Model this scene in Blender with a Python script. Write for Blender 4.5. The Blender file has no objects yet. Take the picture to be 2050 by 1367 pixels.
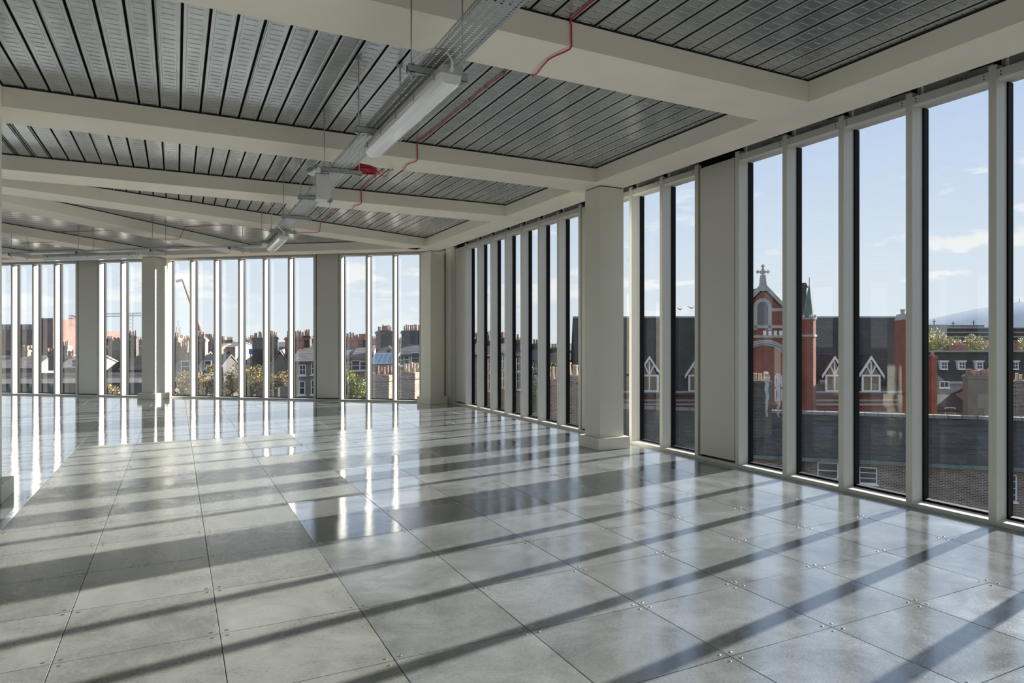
import bpy, bmesh, math, random
from mathutils import Vector, Matrix
random.seed(7)
SC = bpy.context.scene
COL = SC.collection
# ---------------------------------------------------------------- camera
F_PX, YAW = 1377.56, 0.4887
CAMX, CAMY, CAMZ = -0.1685, -0.2884, 1.2697
cam_d = bpy.data.cameras.new('camera')
cam = bpy.data.objects.new('camera', cam_d); COL.objects.link(cam)
cam.location = (CAMX, CAMY, CAMZ)
cam.rotation_euler = (math.pi / 2, 0, -YAW)
cam_d.sensor_width = 36.0
cam_d.lens = F_PX / 2050 * 36.0
cam_d.shift_x = (1025 - 1084.58) / 2050
cam_d.shift_y = -(683.5 - 682.07) / 2050
cam_d.clip_end = 9000; cam_d.clip_start = 0.05
SC.camera = cam
# ---------------------------------------------------------------- world, sun, exposure
W = bpy.data.worlds.new('sky'); SC.world = W; W.use_nodes = True
nt = W.node_tree; nt.nodes.clear()
def N(t, typ, **k):
    n = t.nodes.new(typ)
    for a, b in k.items(): setattr(n, a, b)
    return n
out = N(nt, 'ShaderNodeOutputWorld'); bg = N(nt, 'ShaderNodeBackground')
tc = N(nt, 'ShaderNodeTexCoord'); sep = N(nt, 'ShaderNodeSeparateXYZ')
nt.links.new(tc.outputs['Generated'], sep.inputs[0])
ramp = N(nt, 'ShaderNodeValToRGB')
el = ramp.color_ramp.elements
el[0].position = 0.0; el[0].color = (0.80, 0.87, 0.93, 1)
el[1].position = 1.0; el[1].color = (0.27, 0.40, 0.64, 1)
for p, c in ((0.10, (0.74, 0.84, 0.95, 1)), (0.30, (0.54, 0.68, 0.92, 1)), (0.55, (0.38, 0.53, 0.80, 1))):
    e = el.new(p); e.color = c
nt.links.new(sep.outputs['Z'], ramp.inputs[0])
mp = N(nt, 'ShaderNodeMapping'); mp.inputs['Scale'].default_value = (1.0, 1.0, 3.6)
mp.inputs['Location'].default_value = (0.35, 0.1, 0.0)
nt.links.new(tc.outputs['Generated'], mp.inputs[0])
cn = N(nt, 'ShaderNodeTexNoise'); cn.inputs['Scale'].default_value = 7.5
cn.inputs['Detail'].default_value = 9; cn.inputs['Roughness'].default_value = 0.56
nt.links.new(mp.outputs[0], cn.inputs[0])
cr = N(nt, 'ShaderNodeValToRGB'); cr.color_ramp.elements[0].position = 0.55; cr.color_ramp.elements[1].position = 0.61
nt.links.new(cn.outputs['Fac'], cr.inputs[0])
band = N(nt, 'ShaderNodeValToRGB')
be = band.color_ramp.elements
be[0].position = 0.0; be[0].color = (0.25, 0.25, 0.25, 1); be[1].position = 0.55; be[1].color = (0.2, 0.2, 0.2, 1)
e = be.new(0.08); e.color = (0.9, 0.9, 0.9, 1); e = be.new(0.24); e.color = (0.45, 0.45, 0.45, 1)
nt.links.new(sep.outputs['Z'], band.inputs[0])
mul = N(nt, 'ShaderNodeMath', operation='MULTIPLY')
nt.links.new(cr.outputs[0], mul.inputs[0]); nt.links.new(band.outputs[0], mul.inputs[1])
mix = N(nt, 'ShaderNodeMix', data_type='RGBA'); mix.inputs['B'].default_value = (1.0, 1.0, 1.0, 1)
nt.links.new(mul.outputs[0], mix.inputs['Factor']); nt.links.new(ramp.outputs[0], mix.inputs['A'])
nt.links.new(mix.outputs['Result'], bg.inputs[0]); bg.inputs[1].default_value = 0.54
nt.links.new(bg.outputs[0], out.inputs[0])
SUN_AZ, SUN_EL = math.radians(9.7), math.radians(15.5)
sd = bpy.data.lights.new('sun', 'SUN'); sun = bpy.data.objects.new('sun', sd); COL.objects.link(sun)
sd.energy = 11.0; sd.angle = math.radians(0.6); sd.color = (1.0, 0.95, 0.88)
sun.rotation_euler = (math.pi / 2 - SUN_EL, 0, SUN_AZ + math.pi / 2)
sun.location = (30, 5, 12)
SC.view_settings.view_transform = 'Standard'; SC.view_settings.look = 'None'
SC.view_settings.gamma = 1.0; SC.view_settings.use_curve_mapping = False
SC.view_settings.exposure = 1.28
SC.cycles.max_bounces = 10; SC.cycles.diffuse_bounces = 6; SC.cycles.glossy_bounces = 5
SC.cycles.transparent_max_bounces = 16; SC.cycles.sample_clamp_indirect = 30.0
SC.cycles.use_denoising = True
# ---------------------------------------------------------------- helpers
SY, CY = math.sin(YAW), math.cos(YAW)
RGT = Vector((CY, -SY, 0)); FWD = Vector((SY, CY, 0)); UP = Vector((0, 0, 1))
C0 = Vector((CAMX, CAMY, CAMZ))
def at(px, py, d):
    """world point seen at pixel px,py at depth d (metres along the view axis)"""
    return C0 + FWD * d + RGT * ((px - 1084.58) / F_PX * d) + UP * (-(py - 682.07) / F_PX * d)
class MB:
    def __init__(s): s.v = []; s.f = []; s.m = []
    def add(s, vs, fs, mi=0):
        o = len(s.v); s.v += [tuple(v) for v in vs]
        s.f += [tuple(i + o for i in f) for f in fs]; s.m += [mi] * len(fs)
        return s
    def box(s, x0, x1, y0, y1, z0, z1, M=None, mi=0):
        vs = [Vector((x, y, z)) for x in (x0, x1) for y in (y0, y1) for z in (z0, z1)]
        if M is not None: vs = [M @ v for v in vs]
        return s.add(vs, [(0, 1, 3, 2), (4, 6, 7, 5), (0, 4, 5, 1), (2, 3, 7, 6), (0, 2, 6, 4), (1, 5, 7, 3)], mi)
    def prism(s, poly, z0, z1, M=None, mi=0):
        n = len(poly)
        vs = [Vector((p[0], p[1], z0)) for p in poly] + [Vector((p[0], p[1], z1)) for p in poly]
        if M is not None: vs = [M @ v for v in vs]
        return s.add(vs, [tuple(range(n))[::-1], tuple(range(n, 2 * n))] + [(i, (i + 1) % n, n + (i + 1) % n, n + i) for i in range(n)], mi)
    def ext(s, prof, y0, y1, M=None, mi=0):
        """profile in local x,z extruded along y"""
        n = len(prof)
        vs = [Vector((p[0], y0, p[1])) for p in prof] + [Vector((p[0], y1, p[1])) for p in prof]
        if M is not None: vs = [M @ v for v in vs]
        return s.add(vs, [tuple(range(n))[::-1], tuple(range(n, 2 * n))] + [(i, (i + 1) % n, n + (i + 1) % n, n + i) for i in range(n)], mi)
    def cyl(s, a, b, r0, r1=None, n=8, mi=0):
        a = Vector(a); b = Vector(b); r1 = r0 if r1 is None else r1
        d = (b - a).normalized(); u = d.orthogonal().normalized(); w = d.cross(u)
        vs = []
        for c, r in ((a, r0), (b, r1)):
            for i in range(n):
                t = 2 * math.pi * i / n; vs.append(c + u * (r * math.cos(t)) + w * (r * math.sin(t)))
        return s.add(vs, [tuple(range(n))[::-1], tuple(range(n, 2 * n))] + [(i, (i + 1) % n, n + (i + 1) % n, n + i) for i in range(n)], mi)
    def tube(s, pts, r, n=6, mi=0):
        pts = [Vector(p) for p in pts]; vs = []; fs = []
        for k, p in enumerate(pts):
            d = (pts[min(k + 1, len(pts) - 1)] - pts[max(k - 1, 0)]).normalized()
            ref = Vector((0, 0, 1)) if abs(d.z) < 0.9 else Vector((1, 0, 0))
            u = d.cross(ref).normalized(); w = d.cross(u)
            for i in range(n):
                t = 2 * math.pi * i / n; vs.append(p + u * (r * math.cos(t)) + w * (r * math.sin(t)))
        for k in range(len(pts) - 1):
            for i in range(n):
                j = (i + 1) % n; fs.append((k * n + i, k * n + j, (k + 1) * n + j, (k + 1) * n + i))
        fs.append(tuple(range(n))[::-1]); fs.append(tuple((len(pts) - 1) * n + i for i in range(n)))
        return s.add(vs, fs, mi)
    def mesh(s, name, mats, smooth=False, fix=True):
        me = bpy.data.meshes.new(name); me.from_pydata(s.v, [], s.f)
        for m in (mats if isinstance(mats, (list, tuple)) else [mats]): me.materials.append(m)
        if any(s.m): me.polygons.foreach_set('material_index', s.m)
        if fix:
            b = bmesh.new(); b.from_mesh(me); bmesh.ops.recalc_face_normals(b, faces=b.faces); b.to_mesh(me); b.free()
        if smooth: me.polygons.foreach_set('use_smooth', [True] * len(me.polygons))
        me.update(); return me
    def build(s, name, mats, parent=None, loc=None, **k):
        return put(s.mesh(name, mats, **k), name, parent, loc)
def put(me, name, parent=None, loc=None, M=None):
    o = bpy.data.objects.new(name, me); COL.objects.link(o)
    if parent is not None: o.parent = parent
    if loc is not None: o.location = loc
    if M is not None: o.matrix_local = M
    return o
def tag(o, label=None, cat=None, group=None, kind=None):
    for k, v in (('label', label), ('category', cat), ('group', group), ('kind', kind)):
        if v: o[k] = v
    return o
def empty(name, loc=(0, 0, 0), label=None, cat=None, group=None, kind=None, parent=None, rz=0):
    o = bpy.data.objects.new(name, None); COL.objects.link(o); o.location = loc; o.rotation_euler = (0, 0, rz)
    o.empty_display_size = 0.1
    if parent is not None: o.parent = parent
    return tag(o, label, cat, group, kind)
# ---------------------------------------------------------------- materials
MATS = {}
def mat(name, col, rough=0.6, metal=0.0, noise=0.0, nscale=8.0, bump=0.0, bscale=40.0, spec=0.5, obj_rand=0.0, stretch=(1, 1, 1)):
    m = bpy.data.materials.new(name); m.use_nodes = True; t = m.node_tree; b = t.nodes['Principled BSDF']
    b.inputs['Roughness'].default_value = rough; b.inputs['Metallic'].default_value = metal
    b.inputs['Specular IOR Level'].default_value = spec
    b.inputs['Base Color'].default_value = (*col, 1)
    g = N(t, 'ShaderNodeNewGeometry'); mpn = N(t, 'ShaderNodeMapping'); mpn.inputs['Scale'].default_value = stretch
    t.links.new(g.outputs['Position'], mpn.inputs[0])
    if noise or obj_rand:
        n = N(t, 'ShaderNodeTexNoise'); n.inputs['Scale'].default_value = nscale; n.inputs['Detail'].default_value = 5
        t.links.new(mpn.outputs[0], n.inputs[0])
        mr = N(t, 'ShaderNodeMapRange'); mr.inputs['From Min'].default_value = 0.25; mr.inputs['From Max'].default_value = 0.75
        mr.inputs['To Min'].default_value = 1 - noise; mr.inputs['To Max'].default_value = 1 + noise
        t.links.new(n.outputs['Fac'], mr.inputs[0]); val = mr.outputs[0]
        if obj_rand:
            oi = N(t, 'ShaderNodeObjectInfo'); ma = N(t, 'ShaderNodeMapRange')
            ma.inputs['To Min'].default_value = 1 - obj_rand; ma.inputs['To Max'].default_value = 1 + obj_rand
            t.links.new(oi.outputs['Random'], ma.inputs[0])
            mm = N(t, 'ShaderNodeMath', operation='MULTIPLY'); t.links.new(ma.outputs[0], mm.inputs[0]); t.links.new(val, mm.inputs[1]); val = mm.outputs[0]
        vm = N(t, 'ShaderNodeVectorMath', operation='SCALE'); vm.inputs[0].default_value = col
        t.links.new(val, vm.inputs['Scale']); t.links.new(vm.outputs[0], b.inputs['Base Color'])
    if bump:
        n = N(t, 'ShaderNodeTexNoise'); n.inputs['Scale'].default_value = bscale; n.inputs['Detail'].default_value = 4
        t.links.new(mpn.outputs[0], n.inputs[0])
        bp = N(t, 'ShaderNodeBump'); bp.inputs['Strength'].default_value = bump; bp.inputs['Distance'].default_value = 0.01
        t.links.new(n.outputs['Fac'], bp.inputs['Height']); t.links.new(bp.outputs[0], b.inputs['Normal'])
    MATS[name] = m; return m
def brick_mat(name, c1, c2, mortar, scale=1.0, rough=0.85):
    m = bpy.data.materials.new(name); m.use_nodes = True; t = m.node_tree; b = t.nodes['Principled BSDF']
    b.inputs['Roughness'].default_value = rough; b.inputs['Specular IOR Level'].default_value = 0.2
    tcn = N(t, 'ShaderNodeTexCoord'); sp = N(t, 'ShaderNodeSeparateXYZ'); t.links.new(tcn.outputs['Object'], sp.inputs[0])
    ad = N(t, 'ShaderNodeMath', operation='ADD'); t.links.new(sp.outputs['X'], ad.inputs[0]); t.links.new(sp.outputs['Y'], ad.inputs[1])
    cb = N(t, 'ShaderNodeCombineXYZ'); t.links.new(ad.outputs[0], cb.inputs['X']); t.links.new(sp.outputs['Z'], cb.inputs['Y'])
    bt = N(t, 'ShaderNodeTexBrick'); t.links.new(cb.outputs[0], bt.inputs['Vector'])
    bt.inputs['Scale'].default_value = 1.0 / scale; bt.inputs['Color1'].default_value = (*c1, 1); bt.inputs['Color2'].default_value = (*c2, 1)
    bt.inputs['Mortar'].default_value = (*mortar, 1); bt.inputs['Mortar Size'].default_value = 0.012
    bt.inputs['Brick Width'].default_value = 0.23; bt.inputs['Row Height'].default_value = 0.078
    n = N(t, 'ShaderNodeTexNoise'); n.inputs['Scale'].default_value = 0.7; n.inputs['Detail'].default_value = 6
    t.links.new(tcn.outputs['Object'], n.inputs[0])
    mr = N(t, 'ShaderNodeMapRange'); mr.inputs['To Min'].default_value = 0.55; mr.inputs['To Max'].default_value = 1.45
    t.links.new(n.outputs['Fac'], mr.inputs[0])
    vm = N(t, 'ShaderNodeVectorMath', operation='SCALE'); t.links.new(bt.outputs['Color'], vm.inputs[0]); t.links.new(mr.outputs[0], vm.inputs['Scale'])
    t.links.new(vm.outputs[0], b.inputs['Base Color'])
    MATS[name] = m; return m
def slate_mat(name, col, rough=0.6, row=0.22):
    m = brick_mat(name, tuple(c * 0.85 for c in col), tuple(c * 1.15 for c in col), tuple(c * 0.45 for c in col))
    bt = [n for n in m.node_tree.nodes if n.type == 'TEX_BRICK'][0]
    bt.inputs['Brick Width'].default_value = 0.3; bt.inputs['Row Height'].default_value = row; bt.inputs['Mortar Size'].default_value = 0.012
    m.node_tree.nodes['Principled BSDF'].inputs['Roughness'].default_value = rough
    return m
beam_paint = mat('beam_paint', (0.88, 0.82, 0.71), 0.75, noise=0.05, nscale=1.6, bump=0.12, bscale=30)
col_paint = mat('column_paint', (0.66, 0.645, 0.56), 0.45, noise=0.02, nscale=2)
frame_paint = mat('frame_paint', (0.64, 0.63, 0.58), 0.4)
panel_paint = mat('panel_paint', (0.62, 0.61, 0.54), 0.4)
black = mat('black_rubber', (0.004, 0.004, 0.005), 0.6, spec=0.15)
gap_dark = mat('gap_dark', (0.006, 0.006, 0.006), 0.9)
galv = mat('galvanised', (0.50, 0.52, 0.52), 0.38, 0.85, noise=0.18, nscale=60)
galv_plate = mat('galvanised_plate', (0.42, 0.43, 0.44), 0.5, 0.3, noise=0.12, nscale=20)
concrete = mat('concrete', (0.32, 0.32, 0.30), 0.9, noise=0.1)
joint_white = mat('joint_white', (0.92, 0.92, 0.90), 0.4)
wall_white = mat('blockwork', (0.32, 0.31, 0.29), 0.9, noise=0.1)
red_pvc = mat('red_cable', (0.50, 0.012, 0.03), 0.35)
white_pvc = mat('white_plastic', (0.80, 0.80, 0.78), 0.35)
grey_pvc = mat('grey_plastic', (0.50, 0.49, 0.43), 0.45)
diffuser = mat('diffuser', (0.90, 0.91, 0.92), 0.12, bump=0.0)
diffuser.node_tree.nodes['Principled BSDF'].inputs['Transmission Weight'].default_value = 0.0
ink = mat('ink', (0.02, 0.02, 0.025), 0.6)
# deck steel with pressed dashes
deck = mat('deck_steel', (0.54, 0.565, 0.56), 0.26, 0.88, noise=0.14, nscale=14, stretch=(1, 0.35, 1))
t = deck.node_tree; b = t.nodes['Principled BSDF']
tcn = N(t, 'ShaderNodeTexCoord'); sp = N(t, 'ShaderNodeSeparateXYZ'); t.links.new(tcn.outputs['Object'], sp.inputs[0])
def M_(t, op, a, bb=None, c=None):
    n = N(t, 'ShaderNodeMath', operation=op)
    for i, x in enumerate((a, bb, c)):
        if x is None: continue
        if isinstance(x, (int, float)): n.inputs[i].default_value = x
        else: t.links.new(x, n.inputs[i])
    return n.outputs[0]
fy = M_(t, 'FRACT', M_(t, 'DIVIDE', sp.outputs['Y'], 0.078))
dash = M_(t, 'SUBTRACT', 1.0, M_(t, 'MULTIPLY', M_(t, 'ABSOLUTE', M_(t, 'SUBTRACT', fy, 0.5)), 9.0)); dash = M_(t, 'MAXIMUM', dash, 0.0)
inx = M_(t, 'LESS_THAN', M_(t, 'ABSOLUTE', sp.outputs['X']), 0.036)
dash = M_(t, 'MULTIPLY', dash, inx)
bp = N(t, 'ShaderNodeBump'); bp.inputs['Strength'].default_value = 1.0; bp.inputs['Distance'].default_value = 0.009
t.links.new(dash, bp.inputs['Height'])
nn = N(t, 'ShaderNodeTexNoise'); nn.inputs['Scale'].default_value = 7; g = N(t, 'ShaderNodeNewGeometry'); t.links.new(g.outputs['Position'], nn.inputs[0])
bp2 = N(t, 'ShaderNodeBump'); bp2.inputs['Strength'].default_value = 0.25; bp2.inputs['Distance'].default_value = 0.01
t.links.new(nn.outputs['Fac'], bp2.inputs['Height']); t.links.new(bp.outputs[0], bp2.inputs['Normal'])
t.links.new(bp2.outputs[0], b.inputs['Normal'])
# glass: thin sheet with a mirror part
def glass_mat(name, tint, dirt=0.0):
    m = bpy.data.materials.new(name); m.use_nodes = True; t = m.node_tree; t.nodes.clear()
    o = N(t, 'ShaderNodeOutputMaterial'); tr = N(t, 'ShaderNodeBsdfTransparent'); gl = N(t, 'ShaderNodeBsdfGlossy'); mx = N(t, 'ShaderNodeMixShader')
    tr.inputs[0].default_value = (*tint, 1); gl.inputs['Roughness'].default_value = 0.0; gl.inputs[0].default_value = (0.9, 0.93, 0.95, 1)
    gg = N(t, 'ShaderNodeNewGeometry'); dt = N(t, 'ShaderNodeVectorMath', operation='DOT_PRODUCT')
    t.links.new(gg.outputs['Normal'], dt.inputs[0]); t.links.new(gg.outputs['Incoming'], dt.inputs[1])
    om = M_(t, 'SUBTRACT', 1.0, M_(t, 'ABSOLUTE', dt.outputs['Value']))
    fres = M_(t, 'ADD', 0.035, M_(t, 'MULTIPLY', M_(t, 'POWER', om, 5.0), 0.9))
    t.links.new(fres, mx.inputs[0]); t.links.new(tr.outputs[0], mx.inputs[1]); t.links.new(gl.outputs[0], mx.inputs[2])
    last = mx.outputs[0]
    if dirt:
        df = N(t, 'ShaderNodeBsdfDiffuse'); df.inputs[0].default_value = (0.6, 0.6, 0.58, 1)
        g = N(t, 'ShaderNodeNewGeometry'); n1 = N(t, 'ShaderNodeTexNoise'); n1.inputs['Scale'].default_value = 160; n1.inputs['Detail'].default_value = 2
        t.links.new(g.outputs['Position'], n1.inputs[0])
        r1 = N(t, 'ShaderNodeMapRange'); r1.inputs['From Min'].default_value = 0.66; r1.inputs['From Max'].default_value = 0.74; r1.inputs['To Max'].default_value = dirt
        t.links.new(n1.outputs['Fac'], r1.inputs[0])
        sp = N(t, 'ShaderNodeSeparateXYZ'); t.links.new(g.outputs['Position'], sp.inputs[0])
        r2 = N(t, 'ShaderNodeMapRange'); r2.inputs['From Min'].default_value = 0.0; r2.inputs['From Max'].default_value = 1.3; r2.inputs['To Min'].default_value = 1.0; r2.inputs['To Max'].default_value = 0.1
        t.links.new(sp.outputs['Z'], r2.inputs[0])
        f = M_(t, 'MULTIPLY', r1.outputs[0], r2.outputs[0])
        m2 = N(t, 'ShaderNodeMixShader'); t.links.new(f, m2.inputs[0]); t.links.new(last, m2.inputs[1]); t.links.new(df.outputs[0], m2.inputs[2]); last = m2.outputs[0]
    t.links.new(last, o.inputs[0]); MATS[name] = m; return m
glass = glass_mat('facade_glass', (0.86, 0.865, 0.86), 0.5)
# floor tile steel
def tile_mat(name, base, r0, r1, metal):
    m = bpy.data.materials.new(name); m.use_nodes = True; t = m.node_tree; b = t.nodes['Principled BSDF']
    b.inputs['Metallic'].default_value = metal
    g = N(t, 'ShaderNodeNewGeometry'); oi = N(t, 'ShaderNodeObjectInfo')
    n1 = N(t, 'ShaderNodeTexNoise'); n1.inputs['Scale'].default_value = 2.6; n1.inputs['Detail'].default_value = 9; n1.inputs['Roughness'].default_value = 0.72; n1.inputs['Distortion'].default_value = 0.6
    t.links.new(g.outputs['Position'], n1.inputs[0])
    mp_ = N(t, 'ShaderNodeMapping'); mp_.inputs['Scale'].default_value = (1.0, 3.2, 1); mp_.inputs['Rotation'].default_value = (0, 0, 0.5)
    t.links.new(g.outputs['Position'], mp_.inputs[0])
    n2 = N(t, 'ShaderNodeTexNoise'); n2.inputs['Scale'].default_value = 60; n2.inputs['Detail'].default_value = 7; n2.inputs['Roughness'].default_value = 0.7
    t.links.new(mp_.outputs[0], n2.inputs[0])
    rnd = M_(t, 'FRACT', M_(t, 'ADD', g.outputs['Random Per Island'], oi.outputs['Random']))
    s = M_(t, 'ADD', M_(t, 'MULTIPLY', n1.outputs['Fac'], 0.55), M_(t, 'MULTIPLY', n2.outputs['Fac'], 0.45))
    mr = N(t, 'ShaderNodeMapRange'); mr.inputs['From Min'].default_value = 0.40; mr.inputs['From Max'].default_value = 0.60
    mr.inputs['To Min'].default_value = 0.72; mr.inputs['To Max'].default_value = 1.28; t.links.new(s, mr.inputs[0])
    v = M_(t, 'MULTIPLY', mr.outputs[0], M_(t, 'ADD', 0.9, M_(t, 'MULTIPLY', rnd, 0.2)))
    vm = N(t, 'ShaderNodeVectorMath', operation='SCALE'); vm.inputs[0].default_value = base
    t.links.new(v, vm.inputs['Scale']); t.links.new(vm.outputs[0], b.inputs['Base Color'])
    mr2 = N(t, 'ShaderNodeMapRange'); mr2.inputs['From Min'].default_value = 0.38; mr2.inputs['From Max'].default_value = 0.62
    mr2.inputs['To Min'].default_value = r0; mr2.inputs['To Max'].default_value = r1
    t.links.new(M_(t, 'ADD', M_(t, 'MULTIPLY', s, 0.9), M_(t, 'MULTIPLY', rnd, 0.1)), mr2.inputs[0]); t.links.new(mr2.outputs[0], b.inputs['Roughness'])
    n3 = N(t, 'ShaderNodeTexNoise'); n3.inputs['Scale'].default_value = 3.5; n3.inputs['Detail'].default_value = 2; t.links.new(g.outputs['Position'], n3.inputs[0])
    bp = N(t, 'ShaderNodeBump'); bp.inputs['Strength'].default_value = 0.06; bp.inputs['Distance'].default_value = 0.02
    t.links.new(n3.outputs['Fac'], bp.inputs['Height'])
    bq = N(t, 'ShaderNodeBump'); bq.inputs['Strength'].default_value = 0.05; bq.inputs['Distance'].default_value = 0.002
    t.links.new(n2.outputs['Fac'], bq.inputs['Height']); t.links.new(bp.outputs[0], bq.inputs['Normal']); t.links.new(bq.outputs[0], b.inputs['Normal'])
    MATS[name] = m; return m
tile_worn = tile_mat('tile_worn', (0.39, 0.42, 0.435), 0.09, 0.27, 0.66)
tile_clean = tile_mat('tile_clean', (0.39, 0.41, 0.42), 0.03, 0.09, 0.62)
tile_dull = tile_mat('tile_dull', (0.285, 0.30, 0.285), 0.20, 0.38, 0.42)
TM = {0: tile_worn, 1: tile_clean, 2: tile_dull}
screw_steel = mat('screw_steel', (0.75, 0.75, 0.72), 0.2, 1.0)
# ---------------------------------------------------------------- facade geometry
FX = 4.80                                   # inner face of the right facade
B0 = Vector((4.19, 13.509)); TD = Vector((-0.7728, 0.6347)); ND = Vector((0.6347, 0.7728))   # far facade: origin, along, outward
tc0 = -(FX - B0.x) / -TD.x                  # t where the far facade meets X = FX
CORN = B0 + TD * tc0
def ft(t, n=0.0): p = B0 + TD * t + ND * n; return (p.x, p.y)
TEND, YBACK, XLEFT = 16.2, -5.9, -7.6
def right_pt(n):      # corner of the two facades offset outward by n
    # intersection of X = FX+n with far facade line offset n
    x = FX + n; base = B0 + ND * n; s = (x - base.x) / TD.x; return (x, base.y + TD.y * s)
def left_pt(n):
    x = XLEFT - n; base = B0 + ND * n; s = (x - base.x) / TD.x; return (x, base.y + TD.y * s)
def room_poly(n): return [(XLEFT - n, YBACK - n), (FX + n, YBACK - n), right_pt(n), left_pt(n)]
# ---------------------------------------------------------------- floor
floor = empty('floor', kind='structure')
MB().prism(room_poly(0.32), -0.30, -0.035).build('slab', gap_dark, floor)
TS = 0.6
def clip(poly, n=0.0):
    """keep the part of a polygon on the room side of the far facade"""
    o = []; P = [Vector(p) for p in poly]
    f = lambda p: (p - B0).dot(ND) - n
    for i, a in enumerate(P):
        b_ = P[(i + 1) % len(P)]; fa, fb = f(a), f(b_)
        if fa <= 0: o.append(a)
        if fa * fb < 0: o.append(a + (b_ - a) * (fa / (fa - fb)))
    return o
G = 0.0015
cells = []
for i in range(-12, 8):
    for j in range(-9, 34):
        x0, x1, y0, y1 = i * TS, (i + 1) * TS, j * TS, (j + 1) * TS
        if x1 > FX - 0.01: x1 = FX - 0.012
        if i == -12: x0 = XLEFT + 0.005
        poly = clip([(x0 + G, y0 + G), (x1 - G, y0 + G), (x1 - G, y1 - G), (x0 + G, y1 - G)], -0.014)
        if len(poly) < 3: continue
        cx_, cy_ = (x0 + x1) / 2 - CAMX, (y0 + y1) / 2 - CAMY
        d = cx_ * SY + cy_ * CY; r = cx_ * CY - cy_ * SY
        vis = d > 1.0 and -1085 - 260 < F_PX * r / max(d, .1) < 966 + 260 and F_PX * 1.27 / max(d, .1) < 760
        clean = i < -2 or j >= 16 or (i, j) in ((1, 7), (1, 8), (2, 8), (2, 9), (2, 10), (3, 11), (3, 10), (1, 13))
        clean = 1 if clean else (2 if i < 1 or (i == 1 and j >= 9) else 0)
        cells.append((d if vis else 999, i, j, poly, clean))
cells.sort(key=lambda c: c[0])
full_mesh = {}
rest = {0: MB(), 1: MB(), 2: MB()}
def tile_mb(poly, z0, z1, mb, dz=(0, 0, 0, 0)):
    n = len(poly); c = sum((Vector(p) for p in poly), Vector((0, 0))) / n; cham = 0.0012
    lo = [(p[0], p[1], z0) for p in poly]; md = [(p[0], p[1], z1 - cham + dz[k % 4]) for k, p in enumerate(poly)]
    tp = []
    for k, p in enumerate(poly):
        q = Vector(p) + (c - Vector(p)).normalized() * cham * 1.4; tp.append((q.x, q.y, z1 + dz[k % 4]))
    fs = [tuple(range(n))[::-1], tuple(range(2 * n, 3 * n))]
    for a in (0, n):
        fs += [(a + k, a + (k + 1) % n, a + n + (k + 1) % n, a + n + k) for k in range(n)]
    mb.add(lo + md + tp, fs)
proto = None
for k, (d, i, j, poly, clean) in enumerate(cells):
    if k < 280 and d < 999:
        cxy = (i * TS + TS / 2, j * TS + TS / 2)
        if len(poly) == 4 and i not in (7, -12) and abs((poly[2] - poly[0]).length - 0.8423) < 0.01:
            if proto is None:
                m_ = MB(); tile_mb([Vector((-.3 + G, -.3 + G)), Vector((.3 - G, -.3 + G)), Vector((.3 - G, .3 - G)), Vector((-.3 + G, .3 - G))], -0.03, 0.0, m_)
                proto = {k_: m_.mesh('floor_tile', TM[k_]) for k_ in TM}
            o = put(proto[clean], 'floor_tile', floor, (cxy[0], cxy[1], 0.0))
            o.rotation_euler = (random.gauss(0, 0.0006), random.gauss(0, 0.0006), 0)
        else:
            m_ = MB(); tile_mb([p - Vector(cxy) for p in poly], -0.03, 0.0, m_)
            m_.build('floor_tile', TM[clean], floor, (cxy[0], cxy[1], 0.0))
    else:
        tile_mb(poly, -0.03, 0.0, rest[clean], [random.gauss(0, 0.0003) for _ in range(4)])
tag(rest[1].build('distant_floor_tiles', tile_clean, floor), kind='stuff')
tag(rest[0].build('outlying_floor_tiles', tile_worn, floor), kind='stuff')
tag(rest[2].build('dull_floor_tiles', tile_dull, floor), kind='stuff')
sc_mb = MB()
for i in range(-5, 8):
    for j in range(1, 17):
        x, y = i * TS, j * TS
        if (Vector((x, y)) - B0).dot(ND) > -0.1 or x > 4.7: continue
        for sx in (-1, 1):
            for sy in (-1, 1):
                if random.random() < 0.06: continue
                c = Vector((x + sx * 0.03, y + sy * 0.03, 0.0))
                sc_mb.cyl(c, c + Vector((0, 0, 0.0022)), 0.0075, 0.005, n=10)
                sc_mb.cyl(c + Vector((0, 0, .0022)), c + Vector((0, 0, 0.0026)), 0.002, 0.002, n=5)
tag(sc_mb.build('tile_screws', screw_steel, floor), kind='stuff')
# ---------------------------------------------------------------- ceiling
Z_SOF, Z_DECK = 3.08, 3.245
ceiling = empty('ceiling', kind='structure')
MB().prism(room_poly(0.2), 3.30, 3.75).build('slab', gap_dark, ceiling)
PITCH, GAPW = 0.1525, 0.016
def strip_mesh(L):
    h = PITCH / 2 - GAPW / 2
    prof = [(-h, 0.003), (-h + 0.004, 0.0), (-0.05, 0.0), (-0.046, 0.0025), (0.046, 0.0025), (0.05, 0.0), (h - 0.004, 0.0), (h, 0.003), (h - 0.012, 0.045), (-h + 0.012, 0.045)]
    return MB().ext(prof, -L / 2, L / 2).mesh('deck_strip', deck)
def d_line(x): return 9.811 + 0.433 * (x + 1.965)
bays = [(1.0, 3.62), (3.62, 6.61), (6.61, 9.06)]
bmesh_c = [strip_mesh(b_ - a) for a, b_ in bays]
X0R = -1.2015
lapm = {}
lap_mb = MB()
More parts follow.
